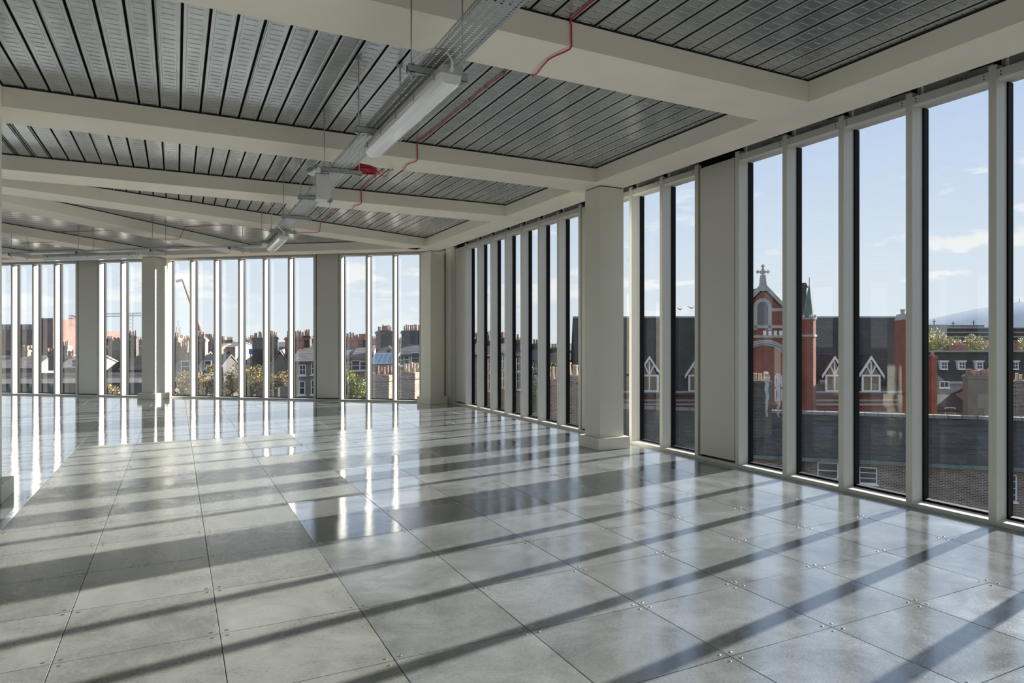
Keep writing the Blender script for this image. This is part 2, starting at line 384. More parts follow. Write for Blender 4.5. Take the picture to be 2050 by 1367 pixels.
for k in range(-5, 35):
    xc = X0R + PITCH * (k + 0.5)
    if xc > 4.06 + PITCH / 2: continue
    for q, (a, b_) in enumerate(bays):
        if q < 2 and xc < -1.36: continue
        put(bmesh_c[q], 'deck_strip', ceiling, (xc, (a + b_) / 2, Z_DECK))
    yend = d_line(xc) + 0.15
    put(strip_mesh(yend - 9.06), 'deck_strip', ceiling, (xc, (yend + 9.06) / 2, Z_DECK))
    if k % 4 == 1:
        lap_mb.ext([(xc + PITCH / 2 + 0.006, Z_DECK - 0.001), (xc + PITCH / 2 + 0.011, Z_DECK - 0.006), (xc + PITCH / 2 + 0.016, Z_DECK - 0.001), (xc + PITCH / 2 + 0.011, Z_DECK + .01)], 1.0, yend)
lap_mb.build('side_laps', galv, ceiling)['kind'] = 'stuff'
# deck behind the camera, left of the room and beyond the splayed beams (strips too small in view to tell apart)
m_ = MB()
h = PITCH / 2 - GAPW / 2
for k in range(-42, 35):
    xc = X0R + PITCH * (k + 0.5)
    if xc > 4.1: continue
    m_.box(xc - h, xc + h, -6.0, 1.0 if k >= -1 else 9.06, Z_DECK, Z_DECK + .03)
    if -42 <= k < -5: m_.box(xc - h, xc + h, 9.06, d_line(max(xc, -2.6)) - 0.1, Z_DECK, Z_DECK + .03)
k = 0
Mf = Matrix(((TD.x, -ND.x, 0, B0.x), (TD.y, -ND.y, 0, B0.y), (0, 0, 1, 0), (0, 0, 0, 1)))   # local x along facade, y inward
while True:
    n0 = 0.70 + PITCH * k; k += 1
    if n0 > 12: break
    # clip so the strip stays beyond D / C: start t where far side of D is reached
    pts = []
    t_ = -0.9
    def ok(t_):
        p = B0 + TD * t_ - ND * n0
        return p.x > XLEFT and p.x < 4.3 and p.y > max(9.3, d_line(max(p.x, -2.6)) + 0.3)
    ts = [q * 0.05 for q in range(-20, 330)]; run = [q for q in ts if ok(q)]
    if not run: continue
    m_.box(run[0], run[-1], n0 + GAPW / 2, n0 + PITCH - GAPW / 2, Z_DECK, Z_DECK + .03, Mf)
m_.build('outer_deck_strips', mat('deck_plain', (0.54, 0.565, 0.56), 0.26, 0.88, noise=0.2, nscale=6, bump=0.2, bscale=5), ceiling)['kind'] = 'stuff'
# ---------------------------------------------------------------- beams and columns
def beam(label, poly, gap_strip=True, grp=None):
    o = empty('ceiling_beam', (poly[0][0], poly[0][1], Z_SOF), label, 'beam', grp)
    p0 = Vector(poly[0]); pl = [Vector(p) - p0 for p in poly]
    MB().prism(pl, 0.0, 0.155).build('beam_casing', beam_paint, o)
    c = sum(pl, Vector((0, 0))) / len(pl)
    if gap_strip:
        MB().prism([p for p in pl], 0.1552, 0.219).build('gap_shade_strip', gap_dark, o)  # near-black strip stands in for the shaded gap at the deck rib ends
    return o
XI, XO = 4.065, 4.52
def strp(a, b_, w):       # quad from near edge a->b_, width w to the left (far side)
    a = Vector(a); b_ = Vector(b_); d = (b_ - a).normalized(); n = Vector((-d.y, d.x)) * w
    return [a, b_, b_ + n, a + n]
beam('pale cased ceiling beam crossing at the very top, nearest the camera', [(-1.36, 3.37), (XI, 3.37), (XI, 3.87), (-1.36, 3.87)])
beam('pale cased ceiling beam meeting the nearest perimeter column', [(-3.2, 6.36), (XI, 6.36), (XI, 6.86), (-3.2, 6.86)])
beam('pale cased ceiling beam, third straight one from the camera', [(-7.55, 8.79), (XI, 8.79), (XI, 9.32), (-7.55, 9.32)])
dn = Vector((-0.397, 0.918)) * 0.52
dA, dB = Vector((-2.6, d_line(-2.6))), Vector((XI, d_line(XI)))
beam('pale cased beam slanting towards the column at the facade corner', [dA, dB, (XI, d_line(XI) + 0.55), dA + dn])
for t0, n_in, lab in ((3.26, 7.7, 'pale splayed ceiling beam left of the hanging cable tray end'),
                      (5.71, 9.9, 'pale splayed ceiling beam running to the column before the far windows'),
                      (8.6, 12.2, 'pale splayed ceiling beam at the far left behind the red cable')):
    beam(lab, [ft(t0, -0.735), ft(t0 + 0.5, -0.735), ft(t0 + 0.5, -n_in), ft(t0, -n_in)])
beam('pale cased beam above the left edge of the floor near the camera', [(-1.86, YBACK + 0.05), (-1.355, YBACK + 0.05), (-1.355, 6.355), (-1.86, 6.355)])
beam('long perimeter beam over the right hand windows', [(XI + .002, YBACK + .05), (XO, YBACK + .05), right_pt(-0.28), right_pt(-0.735)])
beam('long perimeter beam over the far oblique windows', [right_pt(-0.735), right_pt(-0.28), ft(TEND - 1.2, -0.28), ft(TEND - 1.2, -0.735)])
def column(label, cx_, cy_, s, rz, pl):
    o = empty('column', (cx_, cy_, 0), label, 'column', None, None, None, rz)
    MB().box(-s / 2, s / 2, -s / 2, s / 2, 0.14, Z_SOF - 0.012).build('shaft', col_paint, o)
    MB().box(-s / 2 + .01, s / 2 - .01, -s / 2 + .01, s / 2 - .01, Z_SOF - 0.012, Z_SOF).build('shadow_gap', gap_dark, o)
    m_ = MB(); h = pl / 2; c = 0.004
    m_.add([(x, y, z) for z, e in ((0.002, 0), (0.14 - c, 0), (0.14, c)) for x, y in ((-h + e, -h + e), (h - e, -h + e), (h - e, h - e), (-h + e, h - e))],
           [(0, 1, 2, 3), (8, 9, 10, 11)] + [(a + k, a + (k + 1) % 4, a + 4 + (k + 1) % 4, a + 4 + k) for a in (0, 4) for k in range(4)])
    m_.build('plinth', col_paint, o)
    return o
column('nearest square column in the middle of the right window wall', 4.352, 6.625, 0.33, 0, 0.44)
column('square column standing at the corner where the window walls meet', 4.44, 13.12, 0.33, math.radians(17), 0.44)
column('square column in front of the far oblique windows', -0.587, 16.92, 0.33, math.radians(50.6), 0.45)
column('column cut off by the left edge of the picture', -1.60, 6.64, 0.33, 0, 0.47)
column('column behind the left edge where the splayed beams meet', -3.45, 9.05, 0.33, 0, 0.44)
# ---------------------------------------------------------------- facades
glass_n = [0]
def facade(wall, M, muls, panels, marks=(), s_lim=None):
    """M maps (s along, n outward, z). muls: positions; bay i lies between muls[i] and muls[i+1]"""
    hw = 0.026
    for s in muls:
        m_ = MB(); m_.box(s - hw, s + hw, 0, 0.125, -0.012, 3.167, M); m_.build('mullion', frame_paint, wall)
        MB().box(s - hw + 0.002, s + hw - 0.002, 0.1255, 0.19, -0.012, 3.298, M).box(s - hw, s + hw, 0.058, 0.1255, 3.1675, 3.298, M).build('mullion_core', black, wall)
    for i in range(len(muls) - 1):
        a, b_ = sorted((muls[i], muls[i + 1])); a += hw; b_ -= hw; e = 0.001
        if i in panels:
            pn = empty('infill_panel', parent=wall)
            MB().box(a + 0.022, b_ - 0.022, 0.012, 0.05, 0.055, 3.12, M).build('panel_face', panel_paint, pn)
            MB().box(a + e, b_ - e, 0.052, 0.19, -0.01, 3.298, M).build('backing', black, pn)
            MB().box(a + e, b_ - e, 0.0, 0.05, -0.010, 0.032, M).build('base_rail', frame_paint, pn)
            continue
        glass_n[0] += 1
        w = empty('window_%d' % glass_n[0], kind='structure')
        MB().box(a + e, b_ - e, 0.0, 0.125, -0.010, 0.032, M).build('sill', frame_paint, w)
        hd = MB(); hd.ext([(0.0, 3.068), (0.03, 3.056), (0.05, 3.056), (0.05, 3.066), (0.171, 3.066), (0.171, 3.13), (0.0, 3.13)], a + e, b_ - e,
                          M @ Matrix(((0, 1, 0, 0), (1, 0, 0, 0), (0, 0, 1, 0), (0, 0, 0, 1))))
        hr = hd.build('head_rail', frame_paint, w)
        bo = MB()
        for s in (a + 0.03, b_ - 0.03):
            for z in (3.087, 3.111): bo.cyl(M @ Vector((s, -0.002, z)), M @ Vector((s, 0.002, z)), 0.0055, n=8)
        bo.build('bolt', ink, hr)['kind'] = 'stuff'
        g0, g1, z0, z1 = a + 0.012, b_ - 0.012, 0.05, 3.073
        gk = MB()
        gk.box(a + e, g0, .1255, .185, 0.033, 3.065, M); gk.box(g1, b_ - e, .1255, .185, 0.033, 3.065, M)
        gk.box(g0, g1, .1255, .185, 0.0, z0, M)
        gk.build('gasket', black, w)
        MB().box(g0 - .001, g1 + .001, .172, .178, z0 - .001, z1 + .001, M).build('glass_pane', glass, w)
        MB().box(a + e, b_ - e, .19, .23, -0.012, 0.03, M).build('outer_sill', galv_plate, w)
        p1 = b_ - 0.044
        p0_ = a + 0.003
        pl = MB().box(p0_, p1, 0.062, 0.066, 3.131, 3.298, M).build('lintel_plate', galv_plate, w)
        MB().box(b_ - 0.034, b_ - .002, 0.062, 0.066, 3.131, 3.298, M).build('lintel_plate', galv_plate, w)
        MB().box(b_ - 0.045, b_ - .033, 0.058, 0.0615, 3.131, 3.298, M).build('joint_strip', joint_white, w)
        rb = MB().box(a + .001, a + 0.16, 0.02, 0.06, 3.20, 3.225, M).build('rubber_strip', black, w)
        if i in marks:
            cu = bpy.data.curves.new('marking', 'FONT'); cu.body = 'M043'; cu.size = 0.056; cu.shear = 0.35; cu.extrude = 0.0004; cu.space_character = 1.15
            cu.offset = -0.0012
            cu.materials.append(ink)
            q = (a + b_) / 2 + 0.055 + 0.01 * math.sin(i * 2.3)
            p = M @ Vector((q, 0.0612, 3.148))
            o = bpy.data.objects.new('marking', cu); COL.objects.link(o); o.parent = pl
            o.matrix_local = Matrix.Translation(p) @ Matrix(((0, 0, -1, 0), (-1, 0, 0, 0), (0, 1, 0, 0), (0, 0, 0, 1))) @ Matrix.Rotation(0.03 * math.sin(i), 4, 'Z')
MR = Matrix(((0, 1, 0, FX), (1, 0, 0, 0), (0, 0, 1, 0), (0, 0, 0, 1)))
MFAR = Matrix(((TD.x, ND.x, 0, B0.x), (TD.y, ND.y, 0, B0.y), (0, 0, 1, 0), (0, 0, 0, 1)))
wall_r = empty('wall_right', kind='structure')
yr = [12.83] + [12.22 - 0.6112 * k for k in range(0, 30)]
yr = [y for y in yr if y > YBACK + 0.1]
facade(wall_r, MR, yr, {0, 8, 12, 20, 24}, marks=set(range(9, 22)))
wall_f = empty('wall_far', kind='structure')
tr = [-0.70, -0.13] + [0.466 + 0.5995 * k for k in range(0, 26)]
facade(wall_f, MFAR, tr, {0, 4, 14, 22})
cp = right_pt(0.0)
MB().prism([right_pt(0.0), right_pt(0.2), ft(-0.735, 0.2), ft(-0.728, 0.0)], -0.012, 3.2).build('corner_post', frame_paint, wall_f)
MB().prism([(FX, 12.858), (FX + .2, 12.858), right_pt(0.2), right_pt(0.0)], -0.012, 3.2).build('corner_post', frame_paint, wall_r)
# left and rear walls (outside the frame); left window openings added for light
def plain_wall(name, M, L, openings):
    w = empty(name, kind='structure'); m_ = MB(); s = 0.0
    for a, b_ in openings:
        m_.box(s, a, 0, 0.25, -0.03, 3.3, M); m_.box(a, b_, 0, 0.25, 2.95, 3.3, M); m_.box(a, b_, 0, 0.25, -0.03, 0.06, M); s = b_
        MB().box(a + .002, b_ - .002, .12, .126, 0.062, 2.948, M).build('glass_pane', glass, w)
    m_.box(s, L, 0, 0.25, -0.03, 3.3, M); m_.build('wall_surface', wall_white, w)
LL = left_pt(0)[1] - YBACK
ML = Matrix(((0, -1, 0, XLEFT), (1, 0, 0, YBACK), (0, 0, 1, 0), (0, 0, 0, 1)))
plain_wall('wall_left', ML, LL, [(k * 2.4 + 0.8, k * 2.4 + 2.8) for k in range(3, int(LL / 2.4) - 1)])
MBK = Matrix(((1, 0, 0, XLEFT), (0, -1, 0, YBACK), (0, 0, 1, 0), (0, 0, 0, 1)))
plain_wall('wall_back', MBK, FX - XLEFT, [])
# ---------------------------------------------------------------- hanging services
ZS = 2.735                                   # centre height of the strut channels
def bracket(label, c, dirv, half=0.17, rods=0.147, ztop=Z_DECK - 0.004, short_ok=True):
    """strut channel on two threaded rods, centred on c (x,y), running along dirv"""
    d = Vector((dirv[0], dirv[1])).normalized()
    M = Matrix(((d.x, -d.y, 0, 0), (d.y, d.x, 0, 0), (0, 0, 1, 0), (0, 0, 0, 1)))
    o = empty('tray_hanger', (c[0], c[1], ZS), label, 'hanger', 'strut hangers carrying the cable tray')
    o.matrix_world = Matrix.Translation((c[0], c[1], ZS)) @ M
    m_ = MB(); h = 0.0205; tk = 0.0025
    m_.box(-half, half, -h, h, -h, -h + tk); m_.box(-half, half, -h, -h + tk, -h, h); m_.box(-half, half, h - tk, h, -h, h)
    m_.box(-half, half, -h, -h + .008, h - tk, h); m_.box(-half, half, h - .008, h, h - tk, h)
    m_.box(-half, half, -h - .001, -h, -.004, .004)
    m_.build('strut_channel', galv, o)
    for s in (-1, 1):
        r = MB(); r.cyl((s * rods, 0, -0.06), (s * rods, 0, ztop - ZS), 0.0045, n=8)
        ro = r.build('threaded_rod', galv, o, smooth=True)
        n_ = MB(); n_.box(s * rods - .018, s * rods + .018, -.018, .018, -h - .005, -h - .001)
        n_.cyl((s * rods, 0, -h - .014), (s * rods, 0, -h - .005), 0.009, n=6)
        n_.cyl((s * rods, 0, h), (s * rods, 0, h + .009), 0.009, n=6)
        n_.box(s * rods - .02, s * rods + .02, -.014, .014, ztop - ZS - .022, ztop - ZS - .002)
        n_.build('nut', galv, ro)['kind'] = 'stuff'
    return o
ys_main = [2.10, 3.32, 4.53, 5.78, 7.07, 8.31, 9.49, 10.64]
ords = 'first second third fourth fifth sixth seventh eighth ninth tenth eleventh twelfth thirteenth fourteenth fifteenth sixteenth seventeenth eighteenth nineteenth twentieth'.split()
words = ['first', 'second', 'third', 'fourth', 'fifth', 'sixth', 'seventh', 'eighth']
for k, y in enumerate(ys_main):
    lab = ('strut hanger just above the top edge of the picture' if k == 0 else
           'strut hanger on threaded rods, %s in view along the diagonal cable tray' % words[k - 1])
    bracket(lab, (1.10, y), (1, 0))
fd = Vector((TD.x, TD.y)); tray2_a = Vector((1.12, 11.40)); tray2_b = tray2_a + fd * 6.4
perp = (ND.x, ND.y)
for k, d_ in enumerate((0.55, 1.98, 3.40, 4.75)):
    c = tray2_a + fd * d_
    bracket('strut hanger under the far sideways cable tray, %s from its right end' % words[k], c, perp, half=0.19)
def tray_mesh(L, w=0.18, fl=0.028):
    """perforated tray: holes are real openings; runs along local y from 0 to L"""
    m_ = MB(); cols = 15; px_ = 0.0125; cw = w / cols; nr = int(L / px_); tk = 0.0
    V_ = {}
    def vid(i, j):
        if (i, j) not in V_: V_[(i, j)] = len(m_.v); m_.v.append((-w / 2 + i * cw, j * px_, 0.0))
        return V_[(i, j)]
    for j in range(nr):
        for i in range(cols):
            hole = i % 3 == 1 and (j + i // 3) % 2 == 0
            if hole: continue
            m_.f.append((vid(i, j), vid(i + 1, j), vid(i + 1, j + 1), vid(i, j + 1))); m_.m.append(0)
    Lr = nr * px_
    for s in (-1, 1):
        x = s * w / 2; zs = [0, .007, .018, fl]
        for j in range(nr // 2):
            y0 = j * 2 * px_; ym = y0 + px_; y1 = y0 + 2 * px_
            m_.add([(x, y0, zs[0]), (x, y1, zs[0]), (x, y1, zs[1]), (x, y0, zs[1])], [(0, 1, 2, 3)])
            m_.add([(x, y0, zs[2]), (x, y1, zs[2]), (x, y1, zs[3]), (x, y0, zs[3])], [(0, 1, 2, 3)])
            m_.add([(x, y0, zs[1]), (x, ym, zs[1]), (x, ym, zs[2]), (x, y0, zs[2])], [(0, 1, 2, 3)])
        m_.box(min(x, x - s * .008), max(x, x - s * .008), 0, Lr, fl, fl + .002)
    return m_
o = tray_mesh(10.3).build('cable_tray', galv, None, (1.10, 1.12, ZS + .0225), fix=False)
tag(o, 'long perforated galvanised cable tray hanging diagonally across the ceiling', 'cable tray')
o = tray_mesh(6.3).build('cable_tray', galv, None, None, fix=False)
o.matrix_world = Matrix(((-TD.y, TD.x, 0, tray2_a.x), (TD.x, TD.y, 0, tray2_a.y), (0, 0, 1, ZS + .024), (0, 0, 0, 1)))
tag(o, 'perforated cable tray running sideways above the far oblique windows', 'cable tray')
def batten(label, c, ang, L, z=None):
    z = ZS - 0.0215 if z is None else z
    o = empty('batten_light', (c[0], c[1], z), label, 'light', 'weatherproof batten lights'); o.rotation_euler = (0, 0, ang)
    w = 0.062
    MB().ext([(-w + .012, 0), (w - .012, 0), (w, -.018), (w, -.045), (-w, -.045), (-w, -.018)], -L / 2, L / 2).build('housing', grey_pvc, o)
    m_ = MB(); prof = [(-w + .001, -.045), (w - .001, -.045), (w - .003, -.075), (w - .016, -.098), (w - .034, -.106), (-w + .034, -.106), (-w + .016, -.098), (-w + .003, -.075)]
    n = len(prof); ys = [(-L / 2 + .002, .86), (-L / 2 + .02, 1.0), (L / 2 - .02, 1.0), (L / 2 - .002, .86)]
    vs = []
    for y, s in ys: vs += [(p[0] * (s if s == 1 else .96), y, -.045 + (p[1] + .045) * s) for p in prof]
    fs = [tuple(range(n))[::-1], tuple(range(3 * n, 4 * n))] + [(a * n + i, a * n + (i + 1) % n, (a + 1) * n + (i + 1) % n, (a + 1) * n + i) for a in range(3) for i in range(n)]
    m_.add(vs, fs); m_.build('diffuser', diffuser, o)
    for k in range(5):
        y = -L / 2 + .09 + k * (L - .18) / 4
        for s in (-1, 1):
            MB().box(s * w - .004, s * w + .004, y - .008, y + .008, -.058, -.018).build('clip', galv_plate, o)
    m_ = MB(); m_.cyl((0, -L / 2 - .012, -.024), (0, -L / 2, -.024), .013, n=12); m_.cyl((0, -L / 2 - .02, -.024), (0, -L / 2 - .012, -.024), .009, n=10)
    m_.build('cable_gland', white_pvc, o, smooth=False)
    return o
batten('white batten light under the near stretch of cable tray', (1.105, 3.93), 0, 1.62)
batten('white batten light under the far end of the diagonal cable tray', (1.10, 10.10), 0, 1.35)
bc = tray2_a + fd * 3.15 - Vector((ND.x, ND.y)) * 0.16
batten('white batten light under the far sideways cable tray', bc, math.atan2(TD.y, TD.x) - math.pi / 2, 1.75)
def cable(name, label, pts, r, m, cat='cable', grp=None, clips=None, smooth=3):
    P = [Vector(p) for p in pts]; Q = []
    for i in range(len(P) - 1):
        p0, p1, p2, p3 = P[max(i - 1, 0)], P[i], P[i + 1], P[min(i + 2, len(P) - 1)]
        for k in range(smooth):
            u = k / smooth
            Q.append(0.5 * ((2 * p1) + (p2 - p0) * u + (2 * p0 - 5 * p1 + 4 * p2 - p3) * u * u + (3 * p1 - p0 - 3 * p2 + p3) * u ** 3))
    Q.append(P[-1])
    o = MB().tube(Q, r, 7).build(name, m, None, smooth=True); tag(o, label, cat, grp)
    if clips:
        for c in clips:
            q = MB(); q.box(c[0] - .012, c[0] + .026, c[1] - .008, c[1] + .008, c[2] - .002, c[2] + .010); q.box(c[0] + .012, c[0] + .024, c[1] - .005, c[1] + .005, c[2] - .010, c[2] - .002)
            q.build('clip', galv, o)
    return o
zc = Z_DECK - 0.009
cable('flexible_cable', 'short white looped lead at the near end of the first batten light',
      [(1.10, 3.10, 2.690), (1.09, 3.07, 2.72), (1.05, 3.09, 2.775), (0.99, 3.16, 2.785), (0.96, 3.27, 2.772), (0.97, 3.33, 2.763)], .0045, white_pvc, smooth=5)
cable('flexible_cable', 'short white looped lead at the end of the far batten light',
      [(1.10, 9.40, 2.690), (1.09, 9.34, 2.71), (1.05, 9.25, 2.72), (0.97, 9.13, 2.77), (.96, 9.05, 2.78)], .0045, white_pvc, smooth=5)
pts = [(1.96, 1.2, zc)]; clips = []
def run(y0, y1, x):
    y = y0
    while y < y1 - .1:
        pts.append((x + .004 * math.sin(y * 9), y, zc)); clips.append((x, y, zc)); y += 0.33
run(1.5, 3.2, 1.96)
for yb, ye, x in ((3.37, 3.87, 1.965), (6.36, 6.86, 1.945), (8.79, 9.32, 1.965)):
    pts += [(x, yb - .06, zc), (x + .01, yb - .013, zc - .03), (x + .012, yb - .011, Z_SOF + .04), (x + .012, yb + .01, Z_SOF - .011), (x - .03, yb + .2, Z_SOF - .012), (x + .01, ye, Z_SOF - .012), (x, ye + .03, zc - .03)]
    nxt = {3.37: 6.30, 6.36: 8.73, 8.79: 11.35}[yb]
    run(ye + .12, nxt, x - .01)
pts += [(1.94, 11.40, zc), (1.93, 11.47, Z_SOF + .03), (1.90, 11.52, Z_SOF - .012), (1.6, 11.75, Z_SOF - .013), (1.2, 11.75, Z_SOF - .013), (.95, 11.60, Z_SOF - .013)]
cable('alarm_cable', 'long red alarm cable clipped to the ceiling deck right of the cable tray', pts, .0055, red_pvc, clips=clips, grp=None)
cable('alarm_cable', 'thin red cable hooking down a splayed beam left of the cable tray end',
      [(0.75, 12.45, zc), (.49, 12.64, zc), (.2, 12.9, zc), (-.02, 13.13, zc), (-.06, 13.30, zc - .05), (-.10, 13.36, Z_SOF + .01), (-.13, 13.46, Z_SOF - .012), (-.35, 13.58, Z_SOF - .012), (-.6, 13.72, Z_SOF - .012)], .0045, red_pvc)
cable('alarm_cable', 'thin red cable hooking down the leftmost splayed beam',
      [(-.9, 13.95, zc), (-1.3, 14.26, zc), (-1.75, 14.6, zc), (-2.05, 14.84, zc), (-2.13, 14.90, zc - .06), (-2.15, 14.97, Z_SOF - .0), (-2.2, 15.02, Z_SOF - .012), (-2.45, 15.2, Z_SOF - .012), (-2.7, 15.45, Z_SOF - .012)], .0045, red_pvc)
coil = []
for k in range(150):
    a = k / 150 * 2 * math.pi * 7; rr = .105 + .012 * math.sin(k * .37)
    coil.append((1.30 + rr * 1.15 * math.cos(a), 5.90 + rr * .8 * math.sin(a), 2.775 + .0013 * (k / 4) + .010 * math.sin(a * 1.1)))
coil += [(1.50, 5.98, 2.79), (1.60, 6.2, 2.84), (1.72, 6.5, 2.98), (1.84, 6.84, 3.06), (1.91, 6.95, zc - .02)]
cable('cable_coil', 'coiled spare red cable hanging on the third strut hanger', coil, .0055, red_pvc, smooth=2)
# twin spot emergency light
o = empty('emergency_light', (0.965, 5.90, 2.615), 'white box with twin round spot heads hanging beside the cable tray', 'light')
m_ = MB(); m_.box(-.055, .055, -.03, .03, -.10, .10); m_.build('battery_box', white_pvc, o)
m_ = MB(); m_.ext([(-.05, -.10), (.05, -.10), (.04, -.118), (-.04, -.118)], -.03, .12); m_.build('lower_cover', white_pvc, o)
m_ = MB(); m_.box(-.058, .058, .03, .034, -.11, .14); m_.build('back_plate', grey_pvc, o)
for k, (x, z, a) in enumerate(((-.050, .135, .9), (-.095, .105, 1.25))):
    c = Vector((x, -.02, z)); d = Vector((-math.cos(a) * .6 - .3, -.55, .45)).normalized()
    m_ = MB(); m_.cyl(c - d * .03, c, .014, .036, n=14); m_.cyl(c, c + d * .035, .036, .038, n=14); m_.cyl(c + d * .035, c + d * .038, .033, .03, n=14)
    hd_ = m_.build('spot_head', white_pvc, o, smooth=False)
    MB().cyl(c + d * .0385, c + d * .041, .029, .025, n=14).build('lens', galv, hd_)
# ---------------------------------------------------------------- the city outside
GZ = -16.0
br_red = brick_mat('church_brick', (0.30, 0.085, 0.05), (0.20, 0.055, 0.035), (0.30, 0.15, 0.11))
br_brown = brick_mat('brown_brick', (0.20, 0.14, 0.11), (0.085, 0.06, 0.05), (0.40, 0.36, 0.32), 1.25)
br_yellow = brick_mat('stock_brick', (0.46, 0.33, 0.24), (0.26, 0.18, 0.13), (0.52, 0.46, 0.38), 0.9)
br_block = brick_mat('block_brick', (0.18, 0.10, 0.085), (0.15, 0.08, 0.07), (0.19, 0.14, 0.12))
br_orange = brick_mat('orange_brick', (0.42, 0.16, 0.10), (0.34, 0.12, 0.08), (0.40, 0.28, 0.22))
br_dark = brick_mat('dark_brick', (0.085, 0.07, 0.06), (0.04, 0.034, 0.03), (0.19, 0.17, 0.15), 1.2)
render_pale = mat('pale_render', (0.25, 0.21, 0.17), 0.9, noise=0.15, nscale=1.2)
render_grey = mat('grey_render', (0.25, 0.24, 0.23), 0.9, noise=0.2, nscale=1.0)
render_dark = mat('dark_render', (0.07, 0.065, 0.065), 0.9, noise=0.25, nscale=1.0)
stone = mat('grey_stone', (0.42, 0.40, 0.36), 0.85, noise=0.15, nscale=2)
slate_d = slate_mat('dark_slate', (0.068, 0.060, 0.052), 0.85)
slate_g = slate_mat('grey_slate', (0.15, 0.145, 0.14), 0.8)
slate_p = slate_mat('pinkish_slate', (0.27, 0.225, 0.205), 0.7)
copper = mat('green_copper', (0.13, 0.18, 0.155), 0.85, noise=0.3, nscale=2)
joinery = mat('white_joinery', (0.80, 0.80, 0.78), 0.5)
pane_m = mat('window_pane', (0.05, 0.055, 0.06), 0.08, spec=0.8)
pot_m = mat('terracotta_pot', (0.38, 0.23, 0.17), 0.8, noise=0.2, nscale=3, obj_rand=0.3)
pot_buff = mat('buff_pot', (0.62, 0.48, 0.34), 0.8, noise=0.2, nscale=3, obj_rand=0.2)
lead = mat('lead', (0.30, 0.31, 0.33), 0.5)
asphalt = mat('city_ground', (0.055, 0.055, 0.06), 0.9, noise=0.3, nscale=0.2)
blue_m = mat('blue_paint', (0.03, 0.10, 0.35), 0.5)
crane_red = mat('crane_red', (0.26, 0.09, 0.075), 0.6)
MB().box(-1500, 2600, -600, 3500, GZ - 1, GZ).build('street_ground', asphalt)['kind'] = 'structure'
def frame_at(px, d, yaw=0.0):
    """local frame on the ground: x to the right, y away from the window, turned by yaw"""
    p = at(px, 682.07, d); a = -YAW + yaw
    return Matrix.Translation((p.x, p.y, 0)) @ Matrix.Rotation(a, 4, 'Z')
def zat(py, d): return CAMZ - (py - 682.07) / F_PX * d
def thing(name, M, label, cat, group=None):
    o = bpy.data.objects.new(name, None); COL.objects.link(o); o.matrix_world = M; return tag(o, label, cat, group)
def pot(m_, x, y, z, h, r, mi=0):
    m_.cyl((x, y, z), (x, y, z + h * .82), r, r * .74, n=8, mi=mi); m_.cyl((x, y, z + h * .82), (x, y, z + h), r * .95, r * .9, n=8, mi=mi)
def chimney(par, x, y, w, dep, z0, z1, n, m, pots=pot_m, ph=0.48, rows=1):
    c = MB(); c.box(x - w / 2, x + w / 2, y - dep / 2, y + dep / 2, z0, z1 - .25)
    c.box(x - w / 2 - .07, x + w / 2 + .07, y - dep / 2 - .07, y + dep / 2 + .07, z1 - .25, z1 - .08)
    c.box(x - w / 2 - .02, x + w / 2 + .02, y - dep / 2 - .02, y + dep / 2 + .02, z1 - .08, z1)
    st = c.build('chimney_stack', m, par)
    for r_ in range(rows):
        for k in range(n):
            q = MB(); xx = x + (k - (n - 1) / 2) * (w / n) * .92; h = ph * random.uniform(.8, 1.15)
            pot(q, xx + random.uniform(-.02, .02), y + (r_ - (rows - 1) / 2) * .45, z1, h, min(.17, w / n * .40)); q.build('chimney_pot', pots, st, smooth=False)
    return st
def sash(par, M0, x, z, w, h, y=0.0, cols=1, rows=2, frame=0.07, sill=True):
    """window set in the wall face at local y, facing -y"""
    f = MB(); f.box(x - w / 2, x + w / 2, y - .05, y + .02, z, z + frame); f.box(x - w / 2, x + w / 2, y - .05, y + .02, z + h - frame, z + h)
    f.box(x - w / 2, x - w / 2 + frame, y - .05, y + .02, z, z + h); f.box(x + w / 2 - frame, x + w / 2, y - .05, y + .02, z, z + h)
    for k in range(1, rows): f.box(x - w / 2, x + w / 2, y - .04, y + .02, z + h * k / rows - frame * .35, z + h * k / rows + frame * .35)
    for k in range(1, cols): f.box(x - w / 2 + w * k / cols - frame * .3, x - w / 2 + w * k / cols + frame * .3, y - .04, y + .02, z, z + h)
    if sill: f.box(x - w / 2 - .08, x + w / 2 + .08, y - .14, y + .02, z - .10, z)
    o = f.build('window', joinery, par)
    MB().box(x - w / 2 + .01, x + w / 2 - .01, y - .02, y + .01, z + .01, z + h - .01).build('pane', pane_m, o)
    return o
